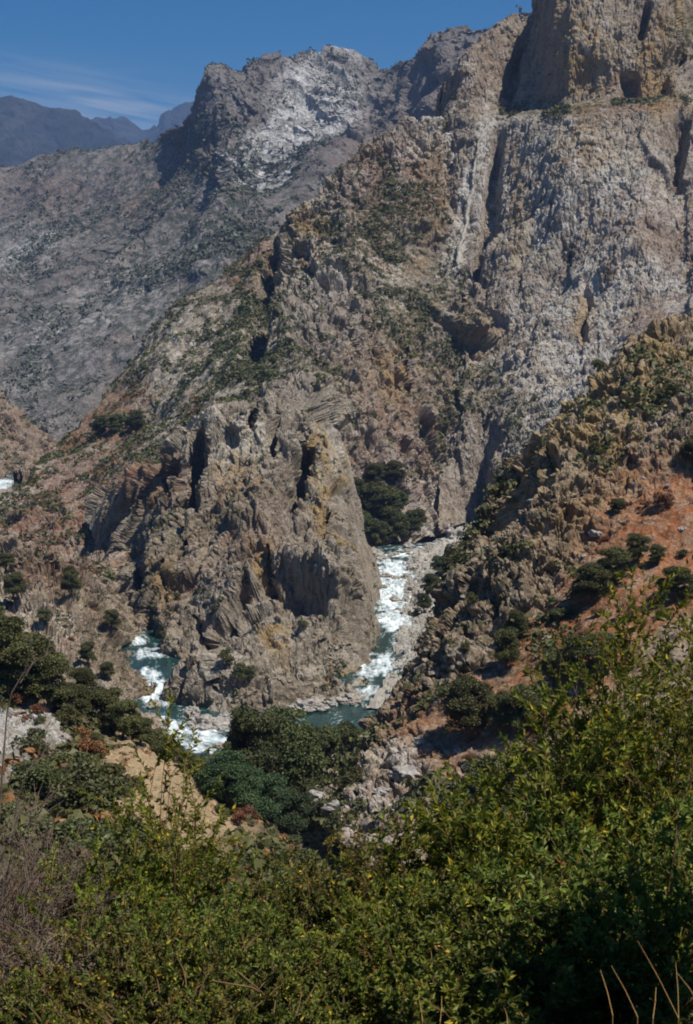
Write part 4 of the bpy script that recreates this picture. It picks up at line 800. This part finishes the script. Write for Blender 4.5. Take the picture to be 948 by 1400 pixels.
# ------------------------------------------------------------------ haze, light, sky, camera
hz = np.array([[x, y, z] for z in (-8, 2600) for x, y in ((-24000, -3000), (24000, -3000), (24000, 21000), (-24000, 21000))], float)
t = NT('air'); pv = t.n('ShaderNodeVolumePrincipled'); pv.inputs['Color'].default_value = (.33, .53, 1., 1); pv.inputs['Density'].default_value = 4e-5; pv.inputs['Anisotropy'].default_value = .1
t.t.links.new(pv.outputs[0], t.out.inputs['Volume'])
o = mesh_np('haze', hz, [[3, 2, 1, 0], [4, 5, 6, 7], [0, 1, 5, 4], [1, 2, 6, 5], [2, 3, 7, 6], [3, 0, 4, 7]], t.m); tag(o, 'thin blue haze filling the canyon air', 'haze', kind='stuff')
AZ, EL = math.radians(121), math.radians(60)
sun = bpy.data.lights.new('sun', 'SUN'); sun.energy = 5.0; sun.angle = math.radians(.5); sun.color = (1., .93, .82)
so = bpy.data.objects.new('sun', sun); COL.objects.link(so)
from mathutils import Vector
sd = Vector((math.sin(AZ)*math.cos(EL), math.cos(AZ)*math.cos(EL), math.sin(EL))); so.rotation_euler = sd.to_track_quat('Z', 'Y').to_euler(); so.location = (0, 0, 3000)
w = bpy.data.worlds.new('World'); SC.world = w; w.use_nodes = True; nt = w.node_tree; nt.nodes.clear()
N = nt.nodes.new; L = nt.links.new
out = N('ShaderNodeOutputWorld'); bg = N('ShaderNodeBackground'); bg.inputs[1].default_value = .042; L(bg.outputs[0], out.inputs[0])
sky = N('ShaderNodeTexSky'); sky.sky_type = 'NISHITA'; sky.sun_disc = False; sky.sun_elevation = EL; sky.sun_rotation = AZ; sky.altitude = 1200; sky.air_density = 1.; sky.dust_density = .3; sky.ozone_density = 2.5
# thin streaks of cirrus low in the northern sky
tc = N('ShaderNodeTexCoord')
def mth(op, a, b=None, c=None):
    n = N('ShaderNodeMath'); n.operation = op
    for i, v in enumerate((a, b, c)):
        if v is None: continue
        if isinstance(v, (int, float)): n.inputs[i].default_value = v
        else: L(v, n.inputs[i])
    return n.outputs[0]
sx = N('ShaderNodeSeparateXYZ'); L(tc.outputs['Generated'], sx.inputs[0])
azm = mth('ARCTAN2', sx.outputs[0], sx.outputs[1]); ele = mth('ARCSINE', sx.outputs[2])
cv = N('ShaderNodeCombineXYZ'); L(azm, cv.inputs[0]); L(mth('ADD', ele, mth('MULTIPLY', azm, .155)), cv.inputs[1])
mp = N('ShaderNodeMapping'); mp.inputs['Scale'].default_value = (8, 120, 1); L(cv.outputs[0], mp.inputs[0])
nz = N('ShaderNodeTexNoise'); nz.inputs['Scale'].default_value = 1.; nz.inputs['Detail'].default_value = 5; nz.inputs['Roughness'].default_value = .6; nz.inputs['Distortion'].default_value = .4; L(mp.outputs[0], nz.inputs[0])
def gaus(v, c, wd): q = mth('DIVIDE', mth('SUBTRACT', v, c), wd); return mth('POWER', 2.718, mth('MULTIPLY', mth('MULTIPLY', q, q), -1.))
mask = mth('MULTIPLY', gaus(azm, -.165, .075), gaus(mth('ADD', ele, mth('MULTIPLY', azm, .155)), .125, .016))
mr = N('ShaderNodeMapRange'); L(nz.outputs[0], mr.inputs[0]); mr.inputs[1].default_value = .36; mr.inputs[2].default_value = .72
cf = mth('MULTIPLY', mth('MULTIPLY', mr.outputs[0], mask), 1.0)
mx = N('ShaderNodeMix'); mx.data_type = 'RGBA'; L(cf, mx.inputs[0]); hs = N('ShaderNodeHueSaturation'); hs.inputs['Saturation'].default_value = 1.58; hs.inputs['Value'].default_value = 1.45; L(sky.outputs[0], hs.inputs['Color']); L(hs.outputs[0], mx.inputs[6]); mx.inputs[7].default_value = (9., 10., 11.5, 1); L(mx.outputs[2], bg.inputs[0])
cam = bpy.data.cameras.new('camera'); co = bpy.data.objects.new('camera', cam); COL.objects.link(co); co.location = EYE; co.rotation_euler = (math.pi/2-PITCH, 0, 0)
cam.sensor_fit = 'VERTICAL'; cam.sensor_height = 36; cam.sensor_width = 24; cam.lens = 50; cam.clip_start = .2; cam.clip_end = 80000
cam.dof.use_dof = True; cam.dof.focus_distance = 400; cam.dof.aperture_fstop = 13
SC.camera = co
v = SC.view_settings; SC.display_settings.display_device = 'sRGB'; v.view_transform = 'Standard'; v.look = 'None'; v.exposure = .25; v.gamma = 1; v.use_curve_mapping = False
c = SC.cycles; c.max_bounces = 5; c.diffuse_bounces = 2; c.glossy_bounces = 2; c.transmission_bounces = 3; c.volume_bounces = 0; c.transparent_max_bounces = 4
c.use_denoising = True; c.filter_width = 1.9
print('done', round(time.time()-T0, 1))
